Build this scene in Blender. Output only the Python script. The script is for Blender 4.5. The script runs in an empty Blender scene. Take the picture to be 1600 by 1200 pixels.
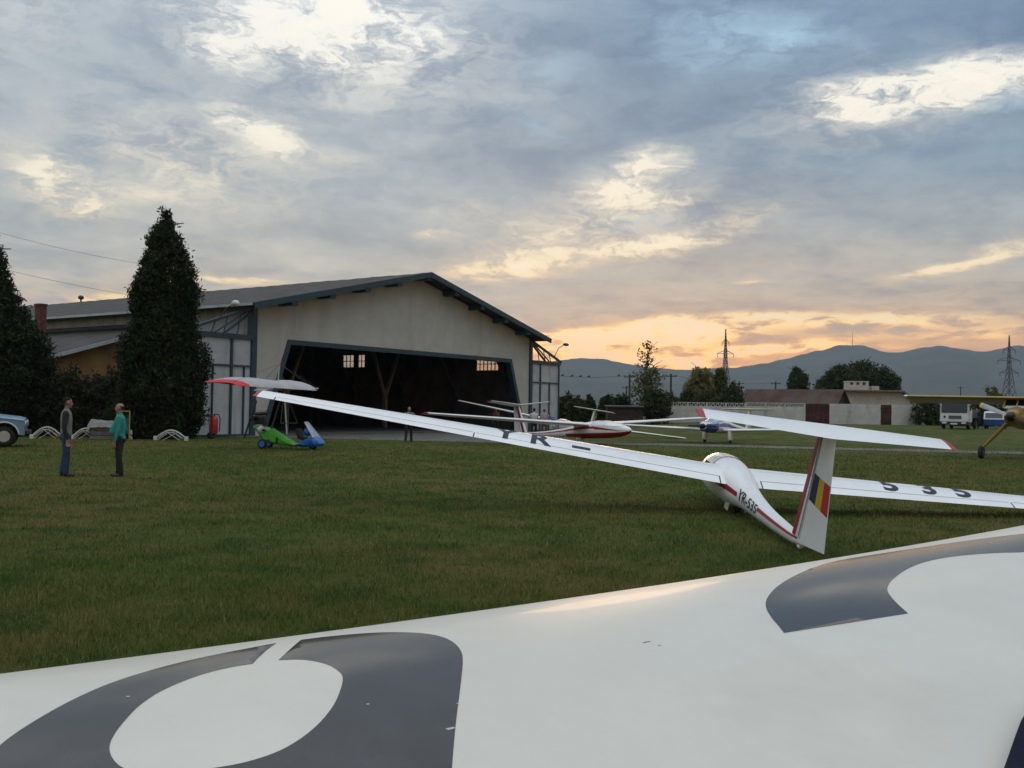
import bpy, bmesh, math, random
import numpy as np
from mathutils import Vector, Matrix, Euler, noise as mnoise
from mathutils.geometry import delaunay_2d_cdt

rnd = random.Random(7)
R = math.radians
scene = bpy.context.scene
COL = scene.collection

# ------------------------------------------------------------------ camera
F_PX, CAM_H = 1550.0, 1.72
cam_data = bpy.data.cameras.new("camera")
cam_data.sensor_width = 36.0
cam_data.lens = F_PX / 1600.0 * 36.0
cam_data.clip_start = 0.05
cam_data.clip_end = 40000.0
cam = bpy.data.objects.new("camera", cam_data)
COL.objects.link(cam)
CAM_R = Matrix.Rotation(R(90 + 1.4), 3, 'X') @ Matrix.Rotation(R(0.9), 3, 'Z')
CAM_C = Vector((0, 0, CAM_H))
cam.matrix_world = Matrix.Translation(CAM_C) @ CAM_R.to_4x4()
scene.camera = cam


def ray(px, py):
    return CAM_R @ Vector(((px - 800) / F_PX, -(py - 600) / F_PX, -1.0))


def at(px, py, Y):
    """the point of the place seen at photo pixel (px, py), Y metres ahead"""
    d = ray(px, py)
    return CAM_C + d * (Y / d.y)


# ------------------------------------------------------------------ exposure
vs = scene.view_settings
vs.view_transform = 'Standard'
vs.look = 'None'
vs.exposure = 0.0
vs.gamma = 1.0
vs.use_curve_mapping = False
scene.cycles.max_bounces = 6
scene.cycles.diffuse_bounces = 3
scene.cycles.glossy_bounces = 3
scene.cycles.transparent_max_bounces = 12
scene.cycles.volume_bounces = 0
scene.cycles.caustics_reflective = False
scene.cycles.caustics_refractive = False

# ------------------------------------------------------------------ sky
SUN_AZ, SUN_EL = 5.0, 3.5
world = bpy.data.worlds.new("World")
scene.world = world
world.use_nodes = True
wt = world.node_tree
wt.nodes.clear()


class NT:
    """small helper to write node trees as expressions"""

    def __init__(self, tree):
        self.t = tree

    def n(self, kind, **kw):
        nd = self.t.nodes.new(kind)
        for k, v in kw.items():
            setattr(nd, k, v)
        return nd

    def put(self, sock, v):
        if isinstance(v, (int, float)):
            sock.default_value = v
        elif isinstance(v, (tuple, list)):
            sock.default_value = v if len(v) == len(sock.default_value) else tuple(v) + (1.0,)
        else:
            self.t.links.new(v, sock)

    def m(self, op, a, b=None, c=None, clamp=False):
        nd = self.n('ShaderNodeMath', operation=op, use_clamp=clamp)
        self.put(nd.inputs[0], a)
        if b is not None:
            self.put(nd.inputs[1], b)
        if c is not None:
            self.put(nd.inputs[2], c)
        return nd.outputs[0]

    def v(self, op, a, b=None, out=0):
        nd = self.n('ShaderNodeVectorMath', operation=op)
        self.put(nd.inputs[0], a)
        if b is not None:
            if op == 'SCALE':
                self.put(nd.inputs[3], b)
            else:
                self.put(nd.inputs[1], b)
        return nd.outputs[out]

    def xyz(self, x, y, z):
        nd = self.n('ShaderNodeCombineXYZ')
        for i, q in enumerate((x, y, z)):
            self.put(nd.inputs[i], q)
        return nd.outputs[0]

    def noise(self, vec, scale, detail=4, rough=.55, dist=0.0, col=False):
        nd = self.n('ShaderNodeTexNoise')
        self.put(nd.inputs['Vector'], vec)
        nd.inputs['Scale'].default_value = scale
        nd.inputs['Detail'].default_value = detail
        nd.inputs['Roughness'].default_value = rough
        nd.inputs['Distortion'].default_value = dist
        return nd.outputs['Color' if col else 'Fac']

    def mix(self, f, a, b, blend='MIX'):
        nd = self.n('ShaderNodeMix', data_type='RGBA', blend_type=blend)
        self.put(nd.inputs[0], f)
        self.put(nd.inputs[6], a)
        self.put(nd.inputs[7], b)
        return nd.outputs[2]

    def ramp(self, f, stops, interp='LINEAR'):
        nd = self.n('ShaderNodeValToRGB')
        nd.color_ramp.interpolation = interp
        el = nd.color_ramp.elements
        while len(el) < len(stops):
            el.new(0.5)
        for e, (p, c) in zip(el, stops):
            e.position = p
            e.color = tuple(c) + (1.0,)
        self.put(nd.inputs[0], f)
        return nd.outputs[0]

    def rng(self, f, a, b, c=0.0, d=1.0, smooth=True):
        nd = self.n('ShaderNodeMapRange', interpolation_type='SMOOTHSTEP' if smooth else 'LINEAR')
        self.put(nd.inputs[0], f)
        for i, q in enumerate((a, b, c, d)):
            nd.inputs[i + 1].default_value = q
        return nd.outputs[0]


w = NT(wt)
gen = w.n('ShaderNodeTexCoord').outputs['Generated']
sp = w.n('ShaderNodeSeparateXYZ')
wt.links.new(gen, sp.inputs[0])
dx, dy, dz = sp.outputs
AZ = w.m('MULTIPLY', w.m('ARCTAN2', dx, dy), 57.2958)
EL = w.m('MULTIPLY', w.m('ARCSINE', dz), 57.2958)
ang = w.xyz(AZ, EL, 0.0)
# cloud layer seen in perspective (flattens towards the horizon)
den = w.m('ADD', w.m('ABSOLUTE', dz), 0.10)
PL = w.xyz(w.m('DIVIDE', dx, den), w.m('DIVIDE', dy, den), 0.0)
# streaked coordinates in degrees of azimuth and elevation
rotm = w.n('ShaderNodeMapping', vector_type='POINT')
wt.links.new(ang, rotm.inputs[0])
rotm.inputs['Rotation'].default_value = (0, 0, R(-7))
rotm.inputs['Scale'].default_value = (0.16, 0.62, 1)
ST = rotm.outputs[0]
warp1 = w.v('SCALE', w.v('SUBTRACT', w.noise(ST, 1.0, 3, .6, col=True), (.5, .5, .5)), 5.0)
warp2 = w.v('SCALE', w.v('SUBTRACT', w.noise(ang, .9, 4, .65, col=True), (.5, .5, .5)), 1.5)
wv = w.v('MULTIPLY', w.v('ADD', warp1, warp2), (1.0, .42, 0.0))
# warping dies off close to the horizon so low streaks stay thin
wv = w.v('SCALE', wv, w.rng(EL, 3.0, 12.0, .22, 1.0))
WV = w.v('ADD', ang, wv)


def blobs(lst):
    acc = None
    for (a, e, rx, ry, rot, wt_) in lst:
        mp = w.n('ShaderNodeMapping', vector_type='TEXTURE')
        wt.links.new(WV, mp.inputs[0])
        mp.inputs['Location'].default_value = (a, e, 0)
        mp.inputs['Rotation'].default_value = (0, 0, R(rot))
        mp.inputs['Scale'].default_value = (rx, ry, 1)
        d2 = w.v('DOT_PRODUCT', mp.outputs[0], mp.outputs[0], out=1)
        g = w.m('POWER', 0.42, d2)
        acc = w.m('MULTIPLY', g, wt_) if acc is None else w.m('MULTIPLY_ADD', g, wt_, acc)
    return acc


GAPS = [(-10.12, 21.63, 3.78, 1.8, -10, 1.41), (-13.84, 19.87, 5.98, 1.59, -15, 0.66), (-16.6, 19.11, 1.59, 0.87, 0, 0.44), (-6.27, 21.06, 4.77, 1.99, -20, 0.4), (-14.42, 14.78, 2.19, 0.95, -25, 1.0), (-18.15, 13.01, 3.58, 1.59, -15, 0.45), (-11.94, 14.34, 2.39, 0.47, -20, 0.35), (-24.87, 11.36, 2.19, 1.03, -25, 0.85), (-24.22, 10.12, 1.8, 0.56, -5, 0.7), (-25.8, 12.01, 1.2, 0.4, 0, 0.5), (-21.41, 11.21, 3.18, 0.56, -8, 0.35), (-26.9, 19.37, 2.39, 1.59, 0, 0.26), (7.56, 13.7, 1.73, 0.68, 12, 0.98), (5.38, 12.38, 2.15, 0.68, 0, 1.01), (9.04, 11.81, 2.15, 0.54, 10, 0.39), (7.62, 9.33, 3.4, 0.44, 9, 1.17), (11.93, 10.52, 3.22, 0.61, 14, 0.43), (1.0, 8.33, 2.39, 0.44, 8, 1.1), (-1.59, 8.0, 2.39, 0.56, 8, 0.5), (-1.64, 10.89, 1.99, 0.56, -20, 0.35), (3.56, 10.42, 3.58, 1.03, 14, 0.5), (22.36, 16.82, 4.77, 1.03, 6, 1.3), (19.11, 16.95, 2.39, 0.64, 0, 0.5), (24.86, 17.03, 2.39, 0.87, 0, 0.7), (25.66, 8.29, 3.39, 0.35, 12, 0.8), (23.35, 7.73, 1.99, 0.24, 10, 0.5), (9.13, 4.88, 1.75, 0.39, 0, 1.94), (6.04, 4.32, 4.47, 0.32, 2, 2.24), (9.49, 4.15, 1.75, 0.27, 0, 1.34), (18.86, 5.11, 5.84, 0.32, 0, 0.8), (14.44, 5.44, 2.33, 0.23, 0, 0.9), (13.76, 3.44, 4.27, 0.23, 6, 0.98), (17.2, 3.54, 4.66, 0.2, 0, 0.57), (25.22, 4.32, 3.5, 0.39, 4, 0.46), (4.84, 3.46, 0.85, 0.43, 10, 1.79), (5.88, 2.77, 5.84, 1.01, 0, 0.8), (9.51, 2.44, 3.5, 0.62, 0, 0.74), (2.55, 3.65, 2.72, 0.32, 0, 0.74), (-4.58, 9.81, 1.03, 0.16, 0, 0.7), (-22.38, 5.39, 1.75, 0.35, 8, 0.8), (-15.8, 6.85, 2.59, 0.24, 0, 0.7), (13.2, 7.31, 0.72, 0.12, 0, 0.6), (-3.86, 10.84, 1.2, 0.4, -20, 0.2), (-12, 19.5, 11, 4.2, -10, 0.2), (-20, 12.5, 8, 3.2, -20, 0.22), (7, 11.2, 6.75, 2.04, 12, 0.22), (-1, 8.4, 6, 1.2, 8, 0.19), (22, 16.8, 7, 2.0, 4, 0.19), (17, 8.5, 10, 1.6, 8, 0.15), (24, 6.3, 6, 0.9, 8, 0.19), (8, 4.6, 7, 0.8, 2, 0.22), (18, 4.6, 9, 0.7, 3, 0.22), (-22, 6.2, 6, 1.0, 5, 0.19)]
BLUES = [(12.53, 20.65, 4.44, 1.26, -8, 0.9), (10.04, 18.98, 2.59, 0.67, 0, 0.5), (15.69, 19.96, 2.22, 0.74, 20, 0.6), (2.31, 19.3, 2.22, 0.93, 0, 0.35), (0.5, 16.22, 1.48, 0.37, -25, 0.5), (26.38, 15.76, 1.48, 0.52, 0, 0.7), (7.6, 10.77, 2.59, 0.44, 10, 0.5)]
rot2 = w.n('ShaderNodeMapping', vector_type='POINT')
wt.links.new(WV, rot2.inputs[0])
rot2.inputs['Rotation'].default_value = (0, 0, R(14))
rot2.inputs['Scale'].default_value = (0.20, 0.40, 1)
streak_lo = w.noise(ST, 2.6, 7, .60, .4)
streak_hi = w.noise(rot2.outputs[0], 1.3, 9, .60, .0)
hi = w.rng(EL, 4.5, 10.0)
streak = w.m('ADD', w.m('MULTIPLY', streak_lo, w.m('SUBTRACT', 1.0, hi)), w.m('MULTIPLY', streak_hi, hi))
puff = w.noise(PL, 2.0, 8, .56, .3)
fine = w.noise(rot2.outputs[0], 5.5, 6, .62, .0)
gap = blobs(GAPS)
tex = w.m('ADD', w.m('MULTIPLY', streak, .62), w.m('MULTIPLY', fine, .38))
mod_lo = w.rng(streak_lo, .36, .58, .35, 1.9)
mod_hi = w.rng(tex, .36, .62, .16, 1.55)
gap = w.m('MULTIPLY', gap, w.m('ADD', w.m('MULTIPLY', mod_lo, w.m('SUBTRACT', 1.0, hi)), w.m('MULTIPLY', mod_hi, hi)))
blue = w.m('MULTIPLY', blobs(BLUES), w.rng(streak, .34, .62, .3, 1.3))

elf = w.m('DIVIDE', EL, 60.0, clamp=True)
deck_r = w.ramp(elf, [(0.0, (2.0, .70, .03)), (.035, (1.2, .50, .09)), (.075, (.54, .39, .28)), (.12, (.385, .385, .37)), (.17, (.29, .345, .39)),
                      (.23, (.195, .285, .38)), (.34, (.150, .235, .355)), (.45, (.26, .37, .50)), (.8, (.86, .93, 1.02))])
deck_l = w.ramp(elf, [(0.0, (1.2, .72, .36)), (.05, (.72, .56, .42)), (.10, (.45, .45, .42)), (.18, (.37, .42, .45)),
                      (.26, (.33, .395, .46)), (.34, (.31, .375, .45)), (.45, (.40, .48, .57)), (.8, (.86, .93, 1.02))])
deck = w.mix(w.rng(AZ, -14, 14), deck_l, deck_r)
tone = w.m('ADD', w.m('MULTIPLY', w.rng(puff, .30, .70), .62), w.m('MULTIPLY', w.rng(streak, .32, .68), .38))
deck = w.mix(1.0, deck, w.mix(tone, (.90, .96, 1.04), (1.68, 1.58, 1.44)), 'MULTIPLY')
gap_w = w.ramp(elf, [(0.0, (2.9, 1.25, .12)), (.05, (2.5, 1.30, .26)), (.09, (1.35, .98, .48)), (.16, (1.08, .95, .70)),
                     (.25, (1.05, 1.0, .86)), (.36, (1.05, 1.05, 1.0))])
gap_p = w.ramp(elf, [(0.0, (2.3, .80, .04)), (.05, (1.8, .74, .10)), (.10, (1.05, .72, .40)), (.18, (.98, .85, .64)), (.30, (.92, .91, .83)), (.36, (.92, .94, .92))])
gap_c = w.mix(w.rng(gap, .25, 1.0), gap_p, gap_w)
sky = w.n('ShaderNodeTexSky', sky_type='NISHITA')
sky.sun_disc = False
sky.sun_elevation = R(SUN_EL)
sky.sun_rotation = R(SUN_AZ)
sky.air_density = 1.2
sky.dust_density = 2.0
clear = w.mix(1.0, sky.outputs[0], (.1, .1, .1), 'MULTIPLY')
blue_c = w.mix(.5, (.42, .62, .80), clear)
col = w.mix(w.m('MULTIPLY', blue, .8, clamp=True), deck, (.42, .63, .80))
col = w.mix(w.m('MULTIPLY', gap, .92, clamp=True), col, gap_c)
core = w.m('MULTIPLY', w.m('SUBTRACT', gap, 1.0, clamp=True), .9)
col = w.mix(core, col, w.mix(.5, gap_c, (1.25, 1.15, .95)))
col = w.mix(.06, col, clear)
# below the horizon: the same air, darker
col = w.mix(w.rng(EL, -8.0, -0.5), (.16, .15, .13), col)
bg = w.n('ShaderNodeBackground')
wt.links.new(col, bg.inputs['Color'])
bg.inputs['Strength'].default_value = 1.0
wo = w.n('ShaderNodeOutputWorld')
wt.links.new(bg.outputs[0], wo.inputs['Surface'])

# ------------------------------------------------------------------ sun (low, behind the clouds)
sd = bpy.data.lights.new("sun", 'SUN')
sd.energy = 0.22
sd.angle = R(12)
sd.color = (1.0, .62, .32)
so = bpy.data.objects.new("sun", sd)
COL.objects.link(so)
sdir = Vector((math.sin(R(SUN_AZ)) * math.cos(R(SUN_EL)), math.cos(R(SUN_AZ)) * math.cos(R(SUN_EL)), math.sin(R(SUN_EL))))
so.rotation_euler = sdir.to_track_quat('Z', 'Y').to_euler()

# ------------------------------------------------------------------ materials


def mat(name, col, rough=.6, metal=0.0, var=0.0, vscale=3.0, col2=None, bump=0.0, bscale=20.0, spec=.5, coat=0.0,
        stretch=(1, 1, 1), detail=5, transl=0.0, world_co=False, dark=None):
    m = bpy.data.materials.new(name)
    m.use_nodes = True
    t = m.node_tree
    t.nodes.clear()
    k = NT(t)
    bs = k.n('ShaderNodeBsdfPrincipled')
    out = k.n('ShaderNodeOutputMaterial')
    t.links.new(bs.outputs[0], out.inputs['Surface'])
    bs.inputs['Roughness'].default_value = rough
    bs.inputs['Metallic'].default_value = metal
    bs.inputs['Specular IOR Level'].default_value = spec
    if coat:
        bs.inputs['Coat Weight'].default_value = coat
        bs.inputs['Coat Roughness'].default_value = .05
    if world_co:
        co = k.n('ShaderNodeNewGeometry').outputs['Position']
    else:
        co = k.n('ShaderNodeTexCoord').outputs['Object']
    mp = k.n('ShaderNodeMapping')
    t.links.new(co, mp.inputs[0])
    mp.inputs['Scale'].default_value = stretch
    c = col
    if var or col2:
        nz = k.noise(mp.outputs[0], vscale, detail, .6)
        c2 = col2 if col2 else tuple(x * (1 - var) for x in col)
        c1 = col if col2 else tuple(min(1, x * (1 + var)) for x in col)
        c = k.mix(k.rng(nz, .34, .66), c1, c2)
    if dark:      # streaks of dirt: (colour, scale, stretch, amount)
        m2 = k.n('ShaderNodeMapping')
        t.links.new(co, m2.inputs[0])
        m2.inputs['Scale'].default_value = dark[2]
        n2 = k.noise(m2.outputs[0], dark[1], 6, .65)
        c = k.mix(k.m('MULTIPLY', k.rng(n2, .5, .75), dark[3]), c, dark[0])
    k.put(bs.inputs['Base Color'], c)
    if bump:
        nb = k.noise(mp.outputs[0], bscale, 5, .6)
        bp = k.n('ShaderNodeBump')
        bp.inputs['Strength'].default_value = bump
        bp.inputs['Distance'].default_value = .02
        t.links.new(nb, bp.inputs['Height'])
        t.links.new(bp.outputs[0], bs.inputs['Normal'])
    if transl:
        tr = k.n('ShaderNodeBsdfTranslucent')
        k.put(tr.inputs[0], c)
        ms = k.n('ShaderNodeMixShader')
        ms.inputs[0].default_value = transl
        t.links.new(bs.outputs[0], ms.inputs[1])
        t.links.new(tr.outputs[0], ms.inputs[2])
        t.links.new(ms.outputs[0], out.inputs['Surface'])
    return m


def glass(name, tint=(.8, .85, .88), clear=.75, rough=.03):
    m = bpy.data.materials.new(name)
    m.use_nodes = True
    t = m.node_tree
    t.nodes.clear()
    k = NT(t)
    out = k.n('ShaderNodeOutputMaterial')
    tr = k.n('ShaderNodeBsdfTransparent')
    tr.inputs[0].default_value = tint + (1,)
    gl = k.n('ShaderNodeBsdfGlossy')
    gl.inputs['Color'].default_value = (.92, .94, .95, 1)
    gl.inputs['Roughness'].default_value = rough
    fr = k.n('ShaderNodeFresnel')
    bf = k.n('ShaderNodeNewGeometry').outputs['Backfacing']
    k.put(fr.inputs[0], k.m('SUBTRACT', 1.5, k.m('MULTIPLY', bf, .83333)))
    ms = k.n('ShaderNodeMixShader')
    f = k.m('ADD', k.m('MULTIPLY', fr.outputs[0], .9), 1 - clear, clamp=True)
    t.links.new(f, ms.inputs[0])
    t.links.new(tr.outputs[0], ms.inputs[1])
    t.links.new(gl.outputs[0], ms.inputs[2])
    t.links.new(ms.outputs[0], out.inputs[0])
    return m


# ------------------------------------------------------------------ object helpers


def tag(o, label=None, cat=None, group=None, kind=None):
    if label:
        o['label'] = label
    if cat:
        o['category'] = cat
    if group:
        o['group'] = group
    if kind:
        o['kind'] = kind
    return o


def thing(name, label, cat, loc=(0, 0, 0), rot=(0, 0, 0), group=None, matrix=None):
    o = bpy.data.objects.new(name, None)
    o.empty_display_size = .3
    COL.objects.link(o)
    if matrix is not None:
        o.matrix_world = matrix
    else:
        o.location = loc
        o.rotation_euler = rot
    return tag(o, label, cat, group)


def obj(name, bm, m, parent=None, smooth=None, label=None):
    """link a bmesh as ONE mesh object; m is a material or a list of them"""
    me = bpy.data.meshes.new(name)
    bmesh.ops.recalc_face_normals(bm, faces=bm.faces)
    if smooth is not None:
        for f in bm.faces:
            f.smooth = True
        if smooth < 3:
            for e in bm.edges:
                if len(e.link_faces) == 2 and e.calc_face_angle(0) > smooth:
                    e.smooth = False
    bm.to_mesh(me)
    bm.free()
    for q in (m if isinstance(m, (list, tuple)) else [m]):
        me.materials.append(q)
    o = bpy.data.objects.new(name, me)
    COL.objects.link(o)
    if parent is not None:
        o.parent = parent
    if label:
        o['label'] = label
    return o


def B():
    return bmesh.new()


def box(bm, c, s, rot=None, mi=0, bev=0.0):
    """box of full size s centred on c"""
    r = bmesh.ops.create_cube(bm, size=1.0)
    vs_ = r['verts']
    M = Matrix.Translation(Vector(c)) @ (rot.to_4x4() if rot is not None else Matrix.Identity(4)) @ Matrix.Diagonal((s[0], s[1], s[2], 1))
    bmesh.ops.transform(bm, matrix=M, verts=vs_)
    fs = {f for v_ in vs_ for f in v_.link_faces}
    for f in fs:
        f.material_index = mi
    if bev:
        es = {e for v_ in vs_ for e in v_.link_edges}
        r2 = bmesh.ops.bevel(bm, geom=list(es), offset=bev, segments=2, affect='EDGES', profile=.5)
        for f in r2['faces']:
            f.material_index = mi
    return bm


def bar(bm, a, b, r, n=8, r2=None, mi=0, cap=True):
    """round bar from a to b"""
    a, b = Vector(a), Vector(b)
    d = b - a
    q = d.to_track_quat('Z', 'Y').to_matrix()
    r2 = r if r2 is None else r2
    ra, rb = [], []
    for i in range(n):
        t = 2 * math.pi * i / n
        u = q @ Vector((math.cos(t), math.sin(t), 0))
        ra.append(bm.verts.new(a + u * r))
        rb.append(bm.verts.new(b + u * r2))
    for i in range(n):
        f = bm.faces.new((ra[i], ra[(i + 1) % n], rb[(i + 1) % n], rb[i]))
        f.material_index = mi
    if cap:
        for ring in (ra[::-1], rb):
            bm.faces.new(ring).material_index = mi
    return bm


def sqbar(bm, a, b, wx, wy, mi=0, up=(0, 0, 1)):
    """rectangular bar from a to b, wx across, wy along up"""
    a, b = Vector(a), Vector(b)
    d = (b - a).normalized()
    up = Vector(up)
    if abs(d.dot(up)) > .99:
        up = Vector((0, 1, 0))
    sx = d.cross(up).normalized()
    sy = sx.cross(d).normalized()
    ra = [bm.verts.new(a + sx * (i * wx / 2) + sy * (j * wy / 2)) for i, j in ((-1, -1), (1, -1), (1, 1), (-1, 1))]
    rb = [bm.verts.new(b + sx * (i * wx / 2) + sy * (j * wy / 2)) for i, j in ((-1, -1), (1, -1), (1, 1), (-1, 1))]
    for i in range(4):
        bm.faces.new((ra[i], ra[(i + 1) % 4], rb[(i + 1) % 4], rb[i])).material_index = mi
    bm.faces.new(ra[::-1]).material_index = mi
    bm.faces.new(rb).material_index = mi
    return bm


def tube(bm, pts, r, n=8, mi=0):
    """tube along a polyline (r a number or one radius per point)"""
    pts = [Vector(p) for p in pts]
    rs = r if isinstance(r, (list, tuple)) else [r] * len(pts)
    rings = []
    prev = None
    for i, p in enumerate(pts):
        d = (pts[min(i + 1, len(pts) - 1)] - pts[max(i - 1, 0)]).normalized()
        if prev is None:
            up = Vector((0, 0, 1)) if abs(d.z) < .9 else Vector((1, 0, 0))
        else:
            up = prev
        sx = d.cross(up).normalized()
        sy = sx.cross(d).normalized()
        prev = sy
        rings.append([bm.verts.new(p + (sx * math.cos(2 * math.pi * k / n) + sy * math.sin(2 * math.pi * k / n)) * rs[i]) for k in range(n)])
    skin(bm, rings, mi)
    return bm


def skin(bm, rings, mi=0, closed=True, caps=True):
    """faces between successive rings of verts"""
    n = len(rings[0])
    for a, b in zip(rings, rings[1:]):
        for i in range(n if closed else n - 1):
            j = (i + 1) % n
            bm.faces.new((a[i], a[j], b[j], b[i])).material_index = mi
    if caps and closed:
        bm.faces.new(rings[0][::-1]).material_index = mi
        bm.faces.new(rings[-1]).material_index = mi


def prism(bm, outline, d, mi=0, axis='Y', off=0.0):
    """extrude a 2-D outline: axis 'Y' -> outline is (x, z), 'Z' -> (x, y), 'X' -> (y, z); from off to off+d"""
    def P(q, k):
        return {'Y': (q[0], k, q[1]), 'Z': (q[0], q[1], k), 'X': (k, q[0], q[1])}[axis]
    a = [bm.verts.new(P(q, off)) for q in outline]
    b = [bm.verts.new(P(q, off + d)) for q in outline]
    n = len(a)
    for i in range(n):
        bm.faces.new((a[i], a[(i + 1) % n], b[(i + 1) % n], b[i])).material_index = mi
    f1 = bm.faces.new(a[::-1])
    f2 = bm.faces.new(b)
    f1.material_index = f2.material_index = mi
    if n > 4:
        bmesh.ops.triangulate(bm, faces=[f1, f2])
    return bm


def sphere(bm, c, r, n=12, mi=0):
    rx, ry, rz = r if isinstance(r, (tuple, list)) else (r, r, r)
    q = bmesh.ops.create_uvsphere(bm, u_segments=n, v_segments=max(6, n // 2 + 2), radius=1.0)
    bmesh.ops.transform(bm, matrix=Matrix.Translation(Vector(c)) @ Matrix.Diagonal((rx, ry, rz, 1)), verts=q['verts'])
    for v_ in q['verts']:
        for f in v_.link_faces:
            f.material_index = mi
    return bm


def wheel_bm(bm, c, r, wd, axis=(1, 0, 0), tr=None, mi=0):
    """a tyre: ring of rounded section round axis"""
    axis = Vector(axis).normalized()
    q = axis.to_track_quat('Z', 'Y').to_matrix()
    tr = tr or r * .34
    rings = []
    for i in range(20):
        t = 2 * math.pi * i / 20
        u = q @ Vector((math.cos(t), math.sin(t), 0))
        ring = []
        for k in range(8):
            a = 2 * math.pi * k / 8
            ring.append(bm.verts.new(Vector(c) + u * (r - tr + tr * math.cos(a)) + axis * (wd / 2 * math.sin(a))))
        rings.append(ring)
    rings.append(rings[0])
    for a, b in zip(rings, rings[1:]):
        for i in range(8):
            j = (i + 1) % 8
            bm.faces.new((a[i], a[j], b[j], b[i])).material_index = mi
    return bm


def disc(bm, c, r, wd, axis=(1, 0, 0), n=16, mi=0):
    axis = Vector(axis).normalized()
    return bar(bm, Vector(c) - axis * wd / 2, Vector(c) + axis * wd / 2, r, n, mi=mi)


def mesh_np(name, verts, faces, m, parent=None, smooth=False):
    """a mesh from numpy arrays; faces (n, 3) or (n, 4)"""
    me = bpy.data.meshes.new(name)
    nv, nf, k = len(verts), len(faces), faces.shape[1]
    me.vertices.add(nv)
    me.vertices.foreach_set('co', verts.astype(np.float32).ravel())
    me.loops.add(nf * k)
    me.loops.foreach_set('vertex_index', faces.astype(np.int32).ravel())
    me.polygons.add(nf)
    me.polygons.foreach_set('loop_start', np.arange(0, nf * k, k, dtype=np.int32))
    me.polygons.foreach_set('loop_total', np.full(nf, k, dtype=np.int32))
    if smooth:
        me.polygons.foreach_set('use_smooth', np.ones(nf, dtype=bool))
    me.update(calc_edges=True)
    me.materials.append(m)
    o = bpy.data.objects.new(name, me)
    COL.objects.link(o)
    if parent is not None:
        o.parent = parent
    return o


def copy_tree(o, parent=None):
    c = o.copy()
    COL.objects.link(c)
    if parent is not None:
        c.parent = parent
    for ch in list(o.children):
        copy_tree(ch, c)
    return c


def ss(x):
    x = max(0.0, min(1.0, x))
    return x * x * (3 - 2 * x)


def gz(x, y):
    """the field rises a little beyond the path on the right"""
    return .6 * ss((y - 51) / 32) * ss((x - 3) / 20)


# ------------------------------------------------------------------ ground
def grass_mat():
    m = bpy.data.materials.new("meadow_turf")
    m.use_nodes = True
    t = m.node_tree
    t.nodes.clear()
    k = NT(t)
    bs = k.n('ShaderNodeBsdfPrincipled')
    out = k.n('ShaderNodeOutputMaterial')
    t.links.new(bs.outputs[0], out.inputs[0])
    pos = k.n('ShaderNodeNewGeometry').outputs['Position']
    big = k.noise(pos, .16, 5, .6)
    mid = k.noise(pos, 1.1, 6, .65)
    fine = k.noise(pos, 14.0, 5, .7)
    c = k.mix(k.rng(big, .40, .60), (.056, .082, .013), (.104, .094, .025))
    c = k.mix(k.m('MULTIPLY', k.rng(mid, .46, .64), .9), c, (.034, .062, .009))
    c = k.mix(k.m('MULTIPLY', k.rng(mid, .5, .28), .55), c, (.125, .098, .036))
    c = k.mix(k.m('MULTIPLY', k.rng(fine, .45, .75), .6), c, (.032, .042, .010))
    t.links.new(c, bs.inputs['Base Color'])
    bs.inputs['Roughness'].default_value = .9
    bs.inputs['Specular IOR Level'].default_value = .1
    bp = k.n('ShaderNodeBump')
    bp.inputs['Strength'].default_value = .8
    bp.inputs['Distance'].default_value = .05
    t.links.new(k.noise(pos, 22.0, 6, .7), bp.inputs['Height'])
    t.links.new(bp.outputs[0], bs.inputs['Normal'])
    return m


def axis_lines(lo, hi, fine_lo, fine_hi, step, grow=1.35):
    L = list(np.arange(fine_lo, fine_hi + 1e-6, step))
    s, x = step, fine_hi
    while x < hi:
        s *= grow
        x += s
        L.append(min(x, hi))
    s, x = step, fine_lo
    while x > lo:
        s *= grow
        x -= s
        L.insert(0, max(x, lo))
    return np.array(L)


gx = axis_lines(-9500, 9500, -40, 70, 2.0)
gy = axis_lines(-1500, 11500, -10, 110, 2.0)
XX, YY = np.meshgrid(gx, gy)
ZZ = np.vectorize(gz)(XX, YY)
V = np.stack([XX.ravel(), YY.ravel(), ZZ.ravel()], 1)
nx, ny = len(gx), len(gy)
I = np.arange(nx * ny).reshape(ny, nx)
Fq = np.stack([I[:-1, :-1].ravel(), I[:-1, 1:].ravel(), I[1:, 1:].ravel(), I[1:, :-1].ravel()], 1)
M_turf = grass_mat()
ground = mesh_np("ground", V, Fq, M_turf, smooth=True)
tag(ground, "mown brownish green grass of the airfield", kind="structure", cat="ground")

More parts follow.
